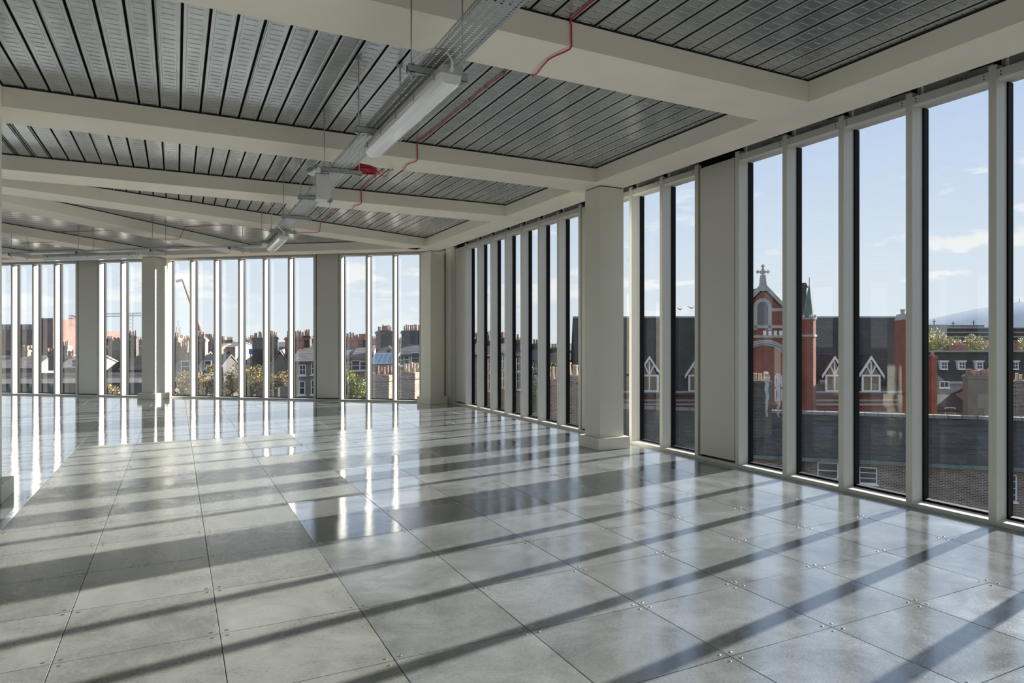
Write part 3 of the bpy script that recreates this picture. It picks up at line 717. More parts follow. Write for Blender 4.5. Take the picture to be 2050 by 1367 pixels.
def house(label, px, w, d, z_e, z_r, wm, rm, dep=7.0, yaw=0.0, chims=(), wins=(), gable=False, name='house', group=None, cat='house', over=0.2):
    """px: pixel of the middle of the near face at depth d. chims: (x, y, w, dep, top z, pots, material). wins: (x, z, w, h, cols, rows)"""
    o = thing(name, frame_at(px, d, yaw), label, cat, group)
    b = MB()
    if gable:
        b.ext([(-w / 2, GZ), (w / 2, GZ), (w / 2, z_e), (0, z_r - .12), (-w / 2, z_e)], 0, dep)
    else: b.box(-w / 2, w / 2, 0, dep, GZ, z_e); b.ext([(0, z_e), (dep, z_e), (dep / 2, z_r - .12)], -w / 2, w / 2, Matrix(((0, 1, 0, 0), (1, 0, 0, 0), (0, 0, 1, 0), (0, 0, 0, 1))))
    b.build('wall', wm, o)
    r = MB(); e = over; tk = .14
    if gable:
        s = (z_r - z_e) / (w / 2)
        r.ext([(-w / 2 - e, z_e - e * s), (0, z_r), (w / 2 + e, z_e - e * s), (w / 2 + e, z_e - e * s + tk), (0, z_r + tk), (-w / 2 - e, z_e - e * s + tk)], -.12, dep + .12)
    else:
        s = (z_r - z_e) / (dep / 2)
        r.ext([(-e, z_e - e * s), (dep / 2, z_r), (dep + e, z_e - e * s), (dep + e, z_e - e * s + tk), (dep / 2, z_r + tk), (-e, z_e - e * s + tk)], -w / 2 - .05, w / 2 + .05, Matrix(((0, 1, 0, 0), (1, 0, 0, 0), (0, 0, 1, 0), (0, 0, 0, 1))))
    r.build('roof', rm, o)
    for c in chims:
        chimney(o, c[0], c[1], c[2], c[3], min(z_e, z_r) - .3, c[4], c[5], c[6], rows=c[7] if len(c) > 7 else 1, pots=c[8] if len(c) > 8 else pot_m)
    for q in wins: sash(o, None, q[0], q[1], q[2], q[3], 0.0, q[4] if len(q) > 4 else 1, q[5] if len(q) > 5 else 2)
    return o
def hpx(label, x0, x1, ye, yr, d, wm, rm, dep=7.0, yaw=0.0, chims=(), wins=(), **k):
    """like house(), given as what it spans in the photograph at depth d; chims: (px, width m, top py, pots, mat[, y offset, rows, potmat])"""
    mid = (x0 + x1) / 2; w = (x1 - x0) / F_PX * d; cs = []; ws = []
    for c in chims:
        yo = c[5] if len(c) > 5 else dep / 2
        cs.append((((c[0] - 1084.58) * (d + yo) - (mid - 1084.58) * d) / F_PX * math.cos(yaw), yo, c[1], .7, zat(c[2], d + yo), c[3], c[4], c[6] if len(c) > 6 else 1, c[7] if len(c) > 7 else pot_m))
    for q in wins:
        ws.append(((q[0] - mid) / F_PX * d, zat(q[1], d), q[2], q[3]) + tuple(q[4:]))
    gable = k.get('gable', False)
    return house(label, mid, w, d, zat(ye, d), zat(yr, d if gable else d + dep / 2), wm, rm, dep, yaw, cs, ws, **k)
# --- red church with dark slate roof
D = 58.0
cx0 = frame_at(1528, 54.0); ch = thing('church', cx0, 'red brick church with a stone cross on its gable and a long dark slate roof', 'church')
def LX(px, d, bpx, bd): return ((px - 1084.58) * d - (bpx - 1084.58) * bd) / F_PX
def lx(px, d): return LX(px, d, 1528, 54.0)
zr, ze = zat(640, 64), zat(783, 57.5)
SW = Matrix(((0, 1, 0, 0), (1, 0, 0, 0), (0, 0, 1, 0), (0, 0, 0, 1)))
xl, xr = -14.5, LX(1812, 58, 1528, 54)
xe, xq = LX(1813, 57.5, 1528, 54), LX(1801, 64, 1528, 54)
rf_ = [(xl, 3.5, ze), (xe, 3.5, ze), (xq, 10, zr), (xl, 10, zr), (xl, 16.5, ze), (xe + 6, 16.5, ze)]
MB().add(rf_ + [(a, b_, c + .2) for a, b_, c in rf_], [(0, 1, 2, 3), (3, 2, 5, 4), (6, 9, 8, 7), (9, 10, 11, 8), (0, 6, 7, 1), (1, 7, 8, 2), (2, 8, 11, 5), (0, 3, 9, 6), (3, 4, 10, 9), (4, 5, 11, 10)]).build('nave_roof', slate_d, ch)
MB().add([(xe, 3.6, GZ), (xe, 3.6, ze), (xq, 10, zr), (xe + 6, 16.4, ze), (xe + 6, 16.4, GZ), (xe - .3, 3.9, GZ), (xe - .3, 3.9, ze), (xq - .3, 10, zr), (xe + 5.7, 16.1, ze), (xe + 5.7, 16.1, GZ)],
         [(0, 1, 2, 3, 4), (5, 9, 8, 7, 6), (0, 5, 6, 1), (1, 6, 7, 2), (2, 7, 8, 3), (3, 8, 9, 4), (4, 9, 5, 0)]).build('nave_end_wall', br_red, ch)
MB().ext([(10 - .15, zr + .15), (10 + .15, zr + .15), (10 + .15, zr + .32), (10 - .15, zr + .32)], xl, xq, SW).build('ridge', lead, ch)
MB().box(xl, xr, 4.0, 16, GZ, ze).build('nave_wall', br_red, ch)
m_ = MB(); m_.box(xl, xr, 3.85, 4.0, zat(803, 58), zat(799, 58)); m_.box(xl, xr, 3.75, 4.0, zat(811, 58), zat(807, 58)); m_.box(xl, xr, 3.9, 4.0, zat(836, 58), zat(823, 58))
m_.box(xl, xr, 3.3, 4.0, ze - .25, ze + .02); m_.build('string_course', stone, ch)
MB().box(xl, xr, 3.25, 3.5, ze - .3, ze - .12).build('gutter', render_dark, ch)
for px in (1290, 1375, 1390, 1667, 1683, 1738, 1756): sash(ch, None, lx(px, 58), zat(836, 58), .62, .5, 4.0 - .02, 1, 1, .08, False)
# gable front (transept)
hw_ = 3.55; zg0 = zat(668, 54); zga = zat(572, 54)
prof = [(-hw_, GZ), (hw_, GZ), (hw_, zg0), (0, zga - .35), (-hw_, zg0)]
MB().ext(prof, 0.0, 9.5).build('gable_wall', br_red, ch)
s_ = (zga - zg0) / hw_
MB().ext([(-hw_ - .1, zg0 - .3), (0, zga - .35), (hw_ + .1, zg0 - .3), (hw_ + .1, zg0 - .05), (0, zga - .08), (-hw_ - .1, zg0 - .05)], 0.35, 9.6).build('gable_roof', slate_d, ch)
MB().ext([(-hw_ - .18, zg0 - .2), (-.28, zga - .42), (.28, zga - .42), (hw_ + .18, zg0 - .2), (hw_ + .18, zg0 + .15), (.22, zga + .05), (.14, zga + .85), (-.14, zga + .85), (-.22, zga + .05), (-hw_ - .18, zg0 + .15)], -.15, .35).build('coping', stone, ch)
# cross: four lobed arms in a ring
zc0 = zat(544, 54); cr_ = MB()
cr_.box(-.06, .06, 0.03, .17, zga + .8, zc0 + .48); cr_.box(-.38, .38, .03, .17, zc0 - .06, zc0 + .06)
cr_.tube([(.20 * math.cos(a), .10, zc0 + .20 * math.sin(a)) for a in [i * math.pi / 8 for i in range(17)]], .035, 6)
for dx, dz in ((.40, 0), (-.40, 0), (0, .46)):
    for ex, ez in ((0, .09), (.09, 0), (0, -.09), (-.09, 0)): cr_.cyl((dx + ex, .04, zc0 + dz + ez), (dx + ex, .16, zc0 + dz + ez), .055, n=8)
cr_.box(-.16, .16, .02, .18, zga + .95, zga + 1.0)
cr_.build('stone_cross', stone, ch)
# arched niche window, string courses, big arch
def arch(mb, cx_, zb, zs, r, tk, y0, y1, n=14, pointed=0.0):
    pts = [(cx_ - r, zb)] + [(cx_ - r * math.cos(math.pi * i / n), zs + r * math.sin(math.pi * i / n) * (1 + pointed)) for i in range(n + 1)] + [(cx_ + r, zb)]
    R2 = r + tk
    pto = [(cx_ - R2, zb)] + [(cx_ - R2 * math.cos(math.pi * i / n), zs + R2 * math.sin(math.pi * i / n) * (1 + pointed)) for i in range(n + 1)] + [(cx_ + R2, zb)]
    for i in range(len(pts) - 1):
        q = [pts[i], pts[i + 1], pto[i + 1], pto[i]]
        mb.ext(q, y0, y1)
m_ = MB(); nx = lx(1526, 54); arch(m_, nx, zat(660, 54), zat(615, 54), .42, .28, -.10, .02); m_.box(-hw_, nx - .7, -.08, .02, zat(623, 54), zat(617, 54))
m_.box(nx + .7, hw_ - .9, -.08, .02, zat(623, 54), zat(617, 54)); m_.box(-hw_, hw_, -.10, .02, zat(657, 54), zat(651, 54)); m_.box(-hw_, hw_, -.12, .02, zat(676, 54), zat(671, 54))
m_.build('stone_trim', stone, ch)
m_ = MB(); m_.ext([(nx - .42, zat(655, 54)), (nx + .42, zat(655, 54))] + [(nx + .42 * math.cos(math.pi * i / 10), zat(615, 54) + .42 * math.sin(math.pi * i / 10)) for i in range(11)], -.03, .03); m_.build('lancet_window', pane_m, ch)
m_ = MB()
for k in range(6): m_.box(nx + .05 + k * .42, nx + .3 + k * .42, -.06, .02, zat(671, 54), zat(662, 54))
m_.build('small_lights', joinery, ch)['kind'] = 'stuff'
for r_, m__, y_ in ((1.75, stone, -.20), (1.55, lead, -.12), (1.95, stone, -.10)):
    a_ = MB(); arch(a_, lx(1530, 54), zat(722, 54), zat(722, 54), r_, .16, y_, .02, 18, -.22); a_.build('arch_ring', m__, ch)
# west windows below the arch, pale mullions
for k in range(2):
    for j in range(2): sash(ch, None, lx(1556 + k * 13, 54), zat(775 + j * 28, 54), .42, .95, -.02, 1, 1, .06, False)
# tower with copper spire
tx, ty = lx(1616, 53.4), -.6; rt = .63
oct_ = lambda r: [(tx + r * math.cos(math.pi / 8 + k * math.pi / 4), ty + r * math.sin(math.pi / 8 + k * math.pi / 4)) for k in range(8)]
MB().prism(oct_(rt), GZ, zat(640, 54)).build('turret', br_red, ch)
m_ = MB(); m_.prism(oct_(rt + .08), zat(674, 54), zat(670, 54)); m_.prism(oct_(rt + .06), zat(640, 54), zat(637, 54)); m_.prism(oct_(rt + .06), zat(822, 54), zat(818, 54))
for k in range(8):
    a = k * math.pi / 4; m_.cyl((tx + (rt + .0) * math.cos(a), ty + (rt + .0) * math.sin(a), zat(637, 54)), (tx + rt * math.cos(a), ty + rt * math.sin(a), zat(631, 54)), .11, n=6)
m_.build('parapet', stone, ch)['kind'] = 'stuff'
m_ = MB(); top = zat(566, 54); bs = zat(637, 54)
o8 = oct_(.46); cxs = lx(1613, 54) - tx + .05
m_.add([(p[0] + cxs * .6, p[1], bs) for p in o8] + [(tx + cxs, ty, top)], [tuple(range(8))[::-1]] + [(k, (k + 1) % 8, 8) for k in range(8)])
m_.cyl((tx + cxs, ty, top - .2), (tx + cxs, ty, top + .35), .03, n=6); m_.build('copper_spire', copper, ch)
m_ = MB(); xx = lx(1606, 60); m_.box(xx - .38, xx + .38, 6, 6.8, zr, zat(574, 60)); m_.ext([(xx - .5, zat(576, 60)), (xx + .5, zat(576, 60)), (xx + .3, zat(566, 60)), (xx - .3, zat(566, 60))], 5.9, 6.9); m_.build('bell_cote', br_dark, ch)
# second steep roof behind the gable
MB().ext([(lx(1548, 58) - 2.6, zat(660, 58)), (lx(1548, 58), zat(580, 58)), (lx(1548, 58) + 2.6, zat(660, 58))], 5.0, 8.0).build('rear_roof', slate_d, ch)
# end stack of the nave with a pinnacle
x1, x2 = lx(1797, 58), lx(1815, 58)
MB().box(x1, x2, 3.3, 4.5, GZ, zat(640, 58)).build('end_buttress', br_red, ch)
m_ = MB(); xm = (x1 + x2) / 2; m_.ext([(x1 - .05, zat(641, 58)), (x2 + .05, zat(641, 58)), (xm + .2, zat(629, 58)), (xm - .2, zat(629, 58))], 3.3, 4.5)
m_.cyl((xm, 3.9, zat(630, 58)), (xm, 3.9, zat(624, 58)), .22, .10, n=8); m_.cyl((xm, 3.9, zat(625, 58)), (xm, 3.9, zat(619, 58)), .17, .2, n=8); m_.build('pinnacle', stone, ch)
# dormers
def dormer(px, d=58.0):
    x = lx(px, d); zb, zs, za = zat(783, d), zat(751, d), zat(716, d); w = .78; hb = 1.05
    y0 = 3.42
    o = bpy.data.objects.new('dormer', MB().ext([(x - w, zb), (x + w, zb), (x + w, zs), (x, za - .15), (x - w, zs)], y0, y0 + 3.5).mesh('dormer', render_dark)); COL.objects.link(o); o.parent = ch
    MB().ext([(x - hb, zs - .25), (x, za), (x + hb, zs - .25), (x + hb + .02, zs - .05), (x, za + .2), (x - hb - .02, zs - .05)], y0 - .02, y0 + 3.4).build('dormer_roof', slate_d, o)
    b = MB(); s = 1
    b.ext([(x - hb - .02, zs - .28), (x, za - .12), (x + hb + .02, zs - .28), (x + hb + .02, zs + .0), (x, za + .16), (x - hb - .02, zs + .0)], y0 - .22, y0 - .10)
    b.box(x - w, x - w + .15, y0 - .15, y0, zb, zs); b.box(x + w - .15, x + w, y0 - .15, y0, zb, zs); b.box(x - w, x + w, y0 - .16, y0, zs - .1, zs + .05); b.box(x - .05, x + .05, y0 - .14, y0, zb, zs)
    b.box(x - w, x + w, y0 - .14, y0, zb - .04, zb + .08)
    for a in (-.62, 0, .62):
        e = Vector((x + math.sin(a) * .75, 0, zs + math.cos(a) * (za - zs - .3))); c = Vector((x, 0, zs)); n = Vector((math.cos(a), 0, -math.sin(a))) * .05
        b.add([(c.x - n.x, y0 - .14, c.z - n.z), (c.x + n.x, y0 - .14, c.z + n.z), (e.x + n.x, y0 - .14, e.z + n.z), (e.x - n.x, y0 - .14, e.z - n.z),
               (c.x - n.x, y0, c.z - n.z), (c.x + n.x, y0, c.z + n.z), (e.x + n.x, y0, e.z + n.z), (e.x - n.x, y0, e.z - n.z)], [(0, 1, 2, 3), (4, 7, 6, 5), (0, 4, 5, 1), (1, 5, 6, 2), (2, 6, 7, 3), (3, 7, 4, 0)])
    b.build('bargeboard', joinery, o)
    MB().ext([(x - w + .1, zb), (x + w - .1, zb), (x + w - .1, zs), (x, za - .25), (x - w + .1, zs)], y0 - .06, y0 - .02).build('pane', mat('dormer_pane', (.20, .17, .10), .15) if 'dormer_pane' not in MATS else MATS['dormer_pane'], o)
for px in (1300, 1397, 1671, 1744): dormer(px, 57.3)
# --- nearer brick building with slate roof, below the windows
nb = thing('terrace_building', frame_at(1740, 42.0, -math.radians(17.5)), 'long brown brick building with dark slate roof just below the right windows', 'building')
zg = zat(923, 42); zt = zat(836, 47)
MB().box(-17, 16, 0, 10, GZ, zg).build('wall', br_brown, nb)
MB().ext([(-.35, zg - .1), (5, zt), (10.3, zg - .1), (10.3, zg + .1), (5, zt + .2), (-.35, zg + .1)], -17, 16, SW).build('roof', slate_d, nb)
MB().box(-17, 16, -.48, -.33, zg - .12, zg + .08).build('copper_gutter', copper, nb)
m_ = MB()
for k in range(40): m_.box(-17 + k * .83, -17 + k * .83 + .78, 4.8, 5.2, zt + .16, zt + .38)
m_.build('ridge_tiles', render_grey, nb)['kind'] = 'stuff'
def nbx(px, d=42.0): return (px - 1740) / F_PX * d / math.cos(math.radians(17.5))
for px, py, w, h, c, r_ in ((1607, 985, 1.1, 1.35, 1, 2), (1668, 958, 1.2, 1.0, 1, 2), (1738, 968, 1.0, 1.0, 1, 3), (1978, 1004, 1.1, 1.55, 3, 4), (1862, 1060, 1.0, 1.5, 2, 2), (2040, 1000, 1.0, 1.5, 2, 4)):
    x = nbx(px); dd = 42 - x * math.sin(math.radians(17.5)); x = (px - 1740) / F_PX * dd / math.cos(math.radians(17.5)); sash(nb, None, x, zat(py, dd), w, h, 0.0, c, r_, .06)
chimney(nb, nbx(1785), 1.2, 1.1, .8, zg - 2, zat(905, 43), 0, br_brown)
MB().box(nbx(1952) - .08, nbx(1952) + .08, -.2, -.02, GZ, zg).build('downpipe', render_dark, nb)
MB().box(nbx(1622) - .06, nbx(1622) + .06, -.2, -.02, GZ, zg).build('downpipe', render_dark, nb)
# brick stack in front of the church with peeling pale flashing
st = thing('chimney', frame_at(1522, 46), 'dark brick chimney in front of the church gable with torn white sheeting', 'chimney')
chimney(st, 0, 0, 1.25, .9, GZ, zat(762, 46), 3, br_dark, pots=pot_buff, ph=.6)
m_ = MB()
random.seed(11)
for side in (0, 1):
    m_ = MB()
    pz = zat(748, 45.4); x = .28 + side * .75; row = []
    for k in range(16):
        row.append((x + random.uniform(-.045, .045), -.5 - .02 * random.random(), pz - k * .19)); 
    for k in range(15):
        w0 = .13 * (1 - k / 17) + .03; w1 = .13 * (1 - (k + 1) / 17) + .03
        a, b_ = row[k], row[k + 1]
        m_.add([(a[0] - w0, a[1], a[2]), (a[0] + w0, a[1] - .05, a[2]), (b_[0] + w1, b_[1] - .05, b_[2]), (b_[0] - w1, b_[1], b_[2]),
                (a[0] - w0, a[1] + .04, a[2]), (a[0] + w0, a[1] - .01, a[2]), (b_[0] + w1, b_[1] - .01, b_[2]), (b_[0] - w1, b_[1] + .04, b_[2])], [(0, 1, 2, 3), (4, 7, 6, 5), (0, 4, 5, 1), (1, 5, 6, 2), (2, 6, 7, 3), (3, 7, 4, 0)])
    m_.build('torn_sheeting', stone, st)
# --- far right: mansard terrace, trees, modern block, hill
mt = thing('mansard_terrace', frame_at(1965, 92), 'long dark slate mansard terrace with a row of small white dormer windows', 'building')
w = 13.5; z0, z1 = zat(764, 92), zat(704, 92)
MB().box(-w, w, 0, 10, GZ, z0).build('wall', render_grey, mt)
MB().ext([(-.1, z0), (.9, z1), (9, z1), (10.1, z0)], -w + 0.0, w, SW).build('mansard_roof', slate_d, mt)
MB().box(-w, w, -.2, 0, z0 - .25, z0 + .05).build('cornice', stone, mt)
MB().box(-w, w, .6, .9, z1 - .05, z1 + .15).build('ridge', lead, mt)
for k in range(9):
    x = (1890 + 35.5 * k - 1965 - 71) / F_PX * 92 + 0; dz = zat(739, 92)
    f = sash(mt, None, x, dz, .85, 1.0, -.02 + .0, 2, 2, .09)
    MB().box(x - .5, x + .5, .02, 1.1, dz - .06, dz + 1.05).build('dormer_cheek', joinery, f)
    MB().box(x - .62, x + .62, -.12, 1.1, dz + 1.02, dz + 1.16).build('dormer_head', joinery, f)
for px in (1941, 2048): chimney(mt, (px - 1965) / F_PX * 92, 2.5, 1.5, 1.0, z1 - 1, zat(690, 94), 4, br_orange, ph=.35)
mb_ = thing('office_block', frame_at(1950, 230), 'low modern concrete office block on the horizon behind the trees', 'building')
zz = lambda py: zat(py, 230)
MB().box(-17, -9, 0, 18, GZ, zz(650)).build('concrete_wing', stone, mb_)
MB().box(-9, 24, 2, 20, GZ, zz(655)).build('glazed_wing', render_dark, mb_)
for k in range(4): MB().box(-9.3, 24.3, 1.4, 2.0, zz(655 + k * 9) - .35, zz(655 + k * 9)).build('floor_slab', stone, mb_)
MB().box(-6, 6, 4, 14, zz(655), zz(650)).build('roof_plant', render_grey, mb_)
for x, y in ((-10.5, 638), (-4, 642), (3, 640), (14, 645)):
    m_ = MB(); m_.cyl((x, 5, zz(655)), (x, 5, zz(y)), .22, .12, n=6); m_.box(x - .5, x + .5, 4.8, 5.2, zz(y + 5), zz(y + 4)); m_.build('mast', render_dark, mb_)
m_ = MB(); pts = []
hill_px = [(1500, 660), (1700, 655), (1800, 648), (1850, 641), (1900, 630), (1950, 619), (1985, 614), (2010, 610), (2035, 605), (2080, 601), (2150, 596), (2230, 600), (2320, 612), (2450, 640), (2600, 664)]
vs = []; fs = []
for k, (x, y) in enumerate(hill_px):
    a = at(x, y, 3600.0); f_ = at(x, 682, 2700.0); f_.z = GZ; r_ = at(x, 682, 4600.0); r_.z = GZ; mid = at(x, 682 - (682 - y) * .62 + 3 * math.sin(k * 2.1), 3150.0)
    vs += [f_, mid, a, r_]
for k in range(len(hill_px) - 1):
    for j in range(3): fs.append((k * 4 + j, k * 4 + j + 1, (k + 1) * 4 + j + 1, (k + 1) * 4 + j))
m_.add(vs, fs); o = m_.build('hill', mat('hazed_hillside', (0.33, 0.37, 0.42), 1.0, spec=0.0), None, smooth=True)  # distance haze is put into the hillside's blue-grey colour
tag(o, 'low haze-blue hill on the horizon at the far right', 'hill')
p = at(2041, 597, 3600); q = at(2041, 607, 3600); o = MB().cyl(q, p, 2.2, 1.0, n=5).build('hill_mast', render_grey); tag(o, 'tiny mast standing on the far haze-blue hill', 'mast')
# --- trees
leaf_mats = {}
def tree(label, px, d, ztop, r, kind, n=1500, leaf=.22, sparse=False, group=None):
    col = {'yellow': ((.44, .37, .11), (.30, .28, .08)), 'green': ((.17, .22, .05), (.30, .27, .07)), 'gold': ((.46, .31, .12), (.20, .18, .07))}[kind]
    ms = []
    for i, c in enumerate(col):
        nm = kind + str(i)
        if nm not in leaf_mats:
            leaf_mats[nm] = mat('leaf_' + nm, c, .7, noise=.25, nscale=1.5)
        ms.append(leaf_mats[nm])
    bark = MATS.get('bark') or mat('bark', (.10, .075, .055), .9)
    rnd = random.Random(int(px * 7 + d)); o = thing('tree', frame_at(px, d), label, 'tree', group)
    zc_ = ztop - r * .95; t_ = MB(); t_.cyl((0, 0, GZ), (0, 0, zc_), .22, .10, n=7)
    tips = []
    for k in range(14 if sparse else 10):
        a = rnd.uniform(0, 6.28); el_ = rnd.uniform(.15, 1.3); L = r * rnd.uniform(.6, 1.0); z0_ = zc_ - r * rnd.uniform(0, .5)
        e_ = Vector((math.cos(a) * math.cos(el_) * L, math.sin(a) * math.cos(el_) * L, z0_ + math.sin(el_) * L)); mid = e_ * .5 + Vector((0, 0, z0_)) * .5 + Vector((0, 0, .1 * r))
        t_.tube([(0, 0, z0_), mid, e_], .045, 5); tips.append(e_)
        for _ in range(3):
            q_ = e_ + Vector((rnd.uniform(-1, 1), rnd.uniform(-1, 1), rnd.uniform(-.3, 1))) * r * .3; t_.tube([mid, e_ * .6 + mid * .4, q_], .02, 4); tips.append(q_)
    t_.build('trunk', bark, o)
    l_ = MB()
    clumps = [(Vector((rnd.gauss(0, .42) * r, rnd.gauss(0, .42) * r, zc_ + rnd.gauss(.05, .40) * r)), rnd.uniform(.25, .42) * r) for _ in range(16)]
    if sparse: clumps = [(c, r * .24) for c in tips]
    for k in range(n):
        c, s = clumps[rnd.randrange(len(clumps))]
        v = Vector((rnd.gauss(0, 1), rnd.gauss(0, 1), rnd.gauss(0, 1))).normalized() * s * rnd.uniform(.5, 1.0); p = c + v
        u = Vector((rnd.gauss(0, 1), rnd.gauss(0, 1), rnd.gauss(0, 1))).normalized(); w_ = u.orthogonal().normalized(); sz = leaf * rnd.uniform(.6, 1.2)
        l_.add([p - u * sz, p + w_ * sz * .5, p + u * sz, p - w_ * sz * .5], [(0, 1, 2, 3)], rnd.randrange(2))
    c_ = l_.build('foliage', ms, o, fix=False); c_['kind'] = 'stuff'
    return o
for k, (px, yt, r_) in enumerate(((1862, 668, 3.2), (1885, 664, 4.0), (1912, 672, 3.6), (1938, 676, 3.4), (1962, 672, 3.8), (1990, 678, 3.5), (2024, 676, 3.4), (2052, 682, 3.0))):
    tree('yellow green tree over the mansard terrace, %s from the left' % words[k], px, 150, zat(yt, 150), r_ * 1.25, 'yellow', 5200, .24, group='trees above the mansard terrace')
# things between the near roof and the mansard terrace
hpx('dark slate cottage roof with a small white framed skylight window', 1862, 1945, 822, 792, 62, render_grey, slate_d, 8, -.25, wins=((1902, 833, .85, .8, 1, 1),), over=.3)
o = hpx('grey slated house behind the small skylight roof', 1868, 1925, 790, 752, 76, render_grey, slate_d, 8, .1, wins=((1890, 776, 1.1, .7, 2, 1),))
st = thing('chimney', frame_at(1960, 52, -.2), 'broad pale rendered chimney with a row of buff pots right of the slate roofs', 'chimney')
chimney(st, 0, 0, 1.9, 1.0, GZ, zat(751, 52), 6, render_pale, pots=pot_m, ph=.42, rows=2)
st = thing('chimney', frame_at(1866, 56), 'slim red brick chimney beside the right hand mullion', 'chimney')
chimney(st, 0, 0, .5, .6, GZ, zat(712, 56), 1, br_red, ph=.3)
st = thing('chimney', frame_at(2044, 50, -.2), 'brown chimney with pale pots at the right edge of the picture', 'chimney')
chimney(st, 0, 0, 1.6, 1.0, GZ, zat(762, 50), 5, br_brown, pots=pot_buff, ph=.5)
hpx('dark roofed house at the right edge behind the brown chimney', 1985, 2120, 812, 778, 58, br_brown, slate_d, 9, -.2)
hpx('red brick gabled house just right of the church buttress', 1838, 1882, 832, 786, 86, br_red, slate_d, 8, .0, gable=True)
# --- left: red factory and roofs
fb = thing('factory_building', frame_at(60, 165), 'large red brown brick block at the far left behind the roofs', 'building')
zf = lambda py: zat(py, 165); fx = lambda px: (px - 60) / F_PX * 165
MB().box(fx(-120), fx(74), 0, 20, GZ, zf(660)).build('brick_block', br_block, fb)
MB().box(fx(-120), fx(66), 1, 18, zf(660), zf(649)).build('glazed_storey', render_grey, fb)
for k in range(12): MB().box(fx(-30 + k * 8), fx(-27 + k * 8), .7, 1.0, zf(659), zf(650)).build('bay_post', stone, fb)
MB().box(fx(74), fx(112), -1, 16, GZ, zf(637)).build('stair_tower', br_block, fb)
fb = thing('factory_building', frame_at(140, 175), 'pinkish brick block with a stepped top right of the large red block', 'building')
zf = lambda py: zat(py, 175); fx = lambda px: (px - 140) / F_PX * 175
MB().box(fx(112), fx(168), 0, 20, GZ, zf(662)).build('brick_block', br_block, fb); MB().box(fx(112), fx(131), 0, 12, zf(662), zf(641)).build('lift_tower', br_block, fb)
R = random.Random(5)
def chs(*a): return a
rb, bb, yb_, ob, dbk = br_red, br_brown, br_yellow, br_orange, br_dark
E_ = [
 ('house with pale hipped roof under the large red block', -30, 62, 738, 714, 75, render_pale, slate_p, 0.15, ((60, .9, 700, 2, render_pale),), ()),
 ('brown roofed house with three pale pots in the second far left window', 30, 112, 736, 706, 90, yb_, slate_g, -.1, ((52, 1.4, 697, 3, render_pale), (95, 1.2, 704, 3, bb)), ()),
 ('pale rendered house with tall pot stacks left of the first infill panel', 112, 170, 738, 714, 62, render_pale, slate_p, .1, ((124, 1.0, 708, 3, render_pale), (140, .9, 692, 4, render_pale), (153, .6, 712, 2, yb_)), ((150, 735, .6, .7),)),
 ('terrace house with light chimney right of the first infill panel', 196, 246, 736, 713, 74, yb_, slate_p, 0, ((229, .9, 684, 3, render_pale), (216, .8, 706, 2, render_pale)), ()),
 ('dark slate house with two pale chimneys left of the far column', 240, 300, 742, 714, 66, render_dark, slate_d, .2, ((256, 1.1, 684, 3, render_pale), (274, .6, 676, 2, yb_), (283, .8, 672, 3, dbk)), ()),
 ('pale rendered house right of the far column', 336, 382, 752, 706, 60, render_pale, slate_p, 0, ((350, .9, 676, 4, render_pale), (368, 1.0, 694, 4, bb)), ((372, 745, .8, 1.0),)),
 ('dark house with tall dark and pale chimney under the mobile crane', 386, 432, 748, 712, 58, render_dark, slate_g, .1, ((399, .7, 676, 3, render_pale), (408, 1.0, 674, 5, dbk), (417, .5, 678, 1, render_pale)), ((416, 738, .6, .7),)),
 ('red brick gabled house with slate roof sloping right', 430, 484, 742, 703, 64, ob, slate_p, .45, ((445, 1.0, 678, 4, bb), (456, 1.2, 679, 3, render_pale), (469, .8, 682, 3, bb)), ()),
 ('dark backed house with blue tank below the bare branches', 484, 530, 728, 700, 68, render_dark, slate_d, -.2, ((497, .7, 684, 3, yb_), (519, .8, 676, 3, dbk)), ()),
 ('rendered house with a massive four pot chimney', 536, 584, 742, 704, 56, render_pale, slate_p, .3, ((552, 1.5, 676, 4, dbk), (553, 1.0, 698, 4, render_dark), (569, 1.1, 674, 6, dbk)), ((574, 768, .6, .8),)),
 ('pale house with red chimney and pinkish roof beside the second infill panel', 584, 640, 724, 696, 55, render_pale, slate_p, .1, ((597, 1.2, 675, 4, rb), (613, 1.3, 674, 6, ob), (625, .5, 672, 2, dbk)), ((606, 751, .55, .85, 2, 2), (629, 750, .5, 1.0, 2, 2), (605, 790, .5, 1.1), (630, 790, .6, 1.2))),
 ('brick terrace house with sash windows right of the second infill panel', 672, 704, 718, 694, 62, yb_, slate_p, .1, ((700, 1.8, 676, 6, ob),), ((701, 743, .7, .85, 1, 2),)),
 ('second brick terrace house with downpipe and red chimney row', 704, 742, 717, 695, 62, yb_, slate_p, .1, ((722, 1.6, 678, 5, ob), (734, .8, 679, 2, bb)), ((713, 742, .8, .95, 1, 2), (727, 741, .7, .8, 1, 2), (738, 760, .7, .8, 1, 2))),
 ('house with big brown chimney above the glass lean-to', 742, 792, 722, 694, 60, yb_, slate_p, -.1, ((757, 1.0, 663, 5, bb), (765, .8, 661, 4, dbk), (775, .6, 663, 3, dbk)), ((753, 745, .8, .9),)),
 ('brick house with the widest dark chimney beside the corner column', 792, 850, 712, 690, 54, yb_, slate_g, -.1, ((811, 1.2, 662, 6, dbk), (826, 1.0, 662, 5, render_dark)), ((802, 732, .6, .9), (814, 730, .5, .8), (832, 728, .7, .9))),
]
for (lab, x0, x1, ye, yr_, d, wm, rm, yaw, chm, wn) in E_:
    hpx(lab, x0, x1, ye, yr_, d, wm, rm, 7.0, yaw, chims=chm, wins=wn, gable=(yaw > .25))
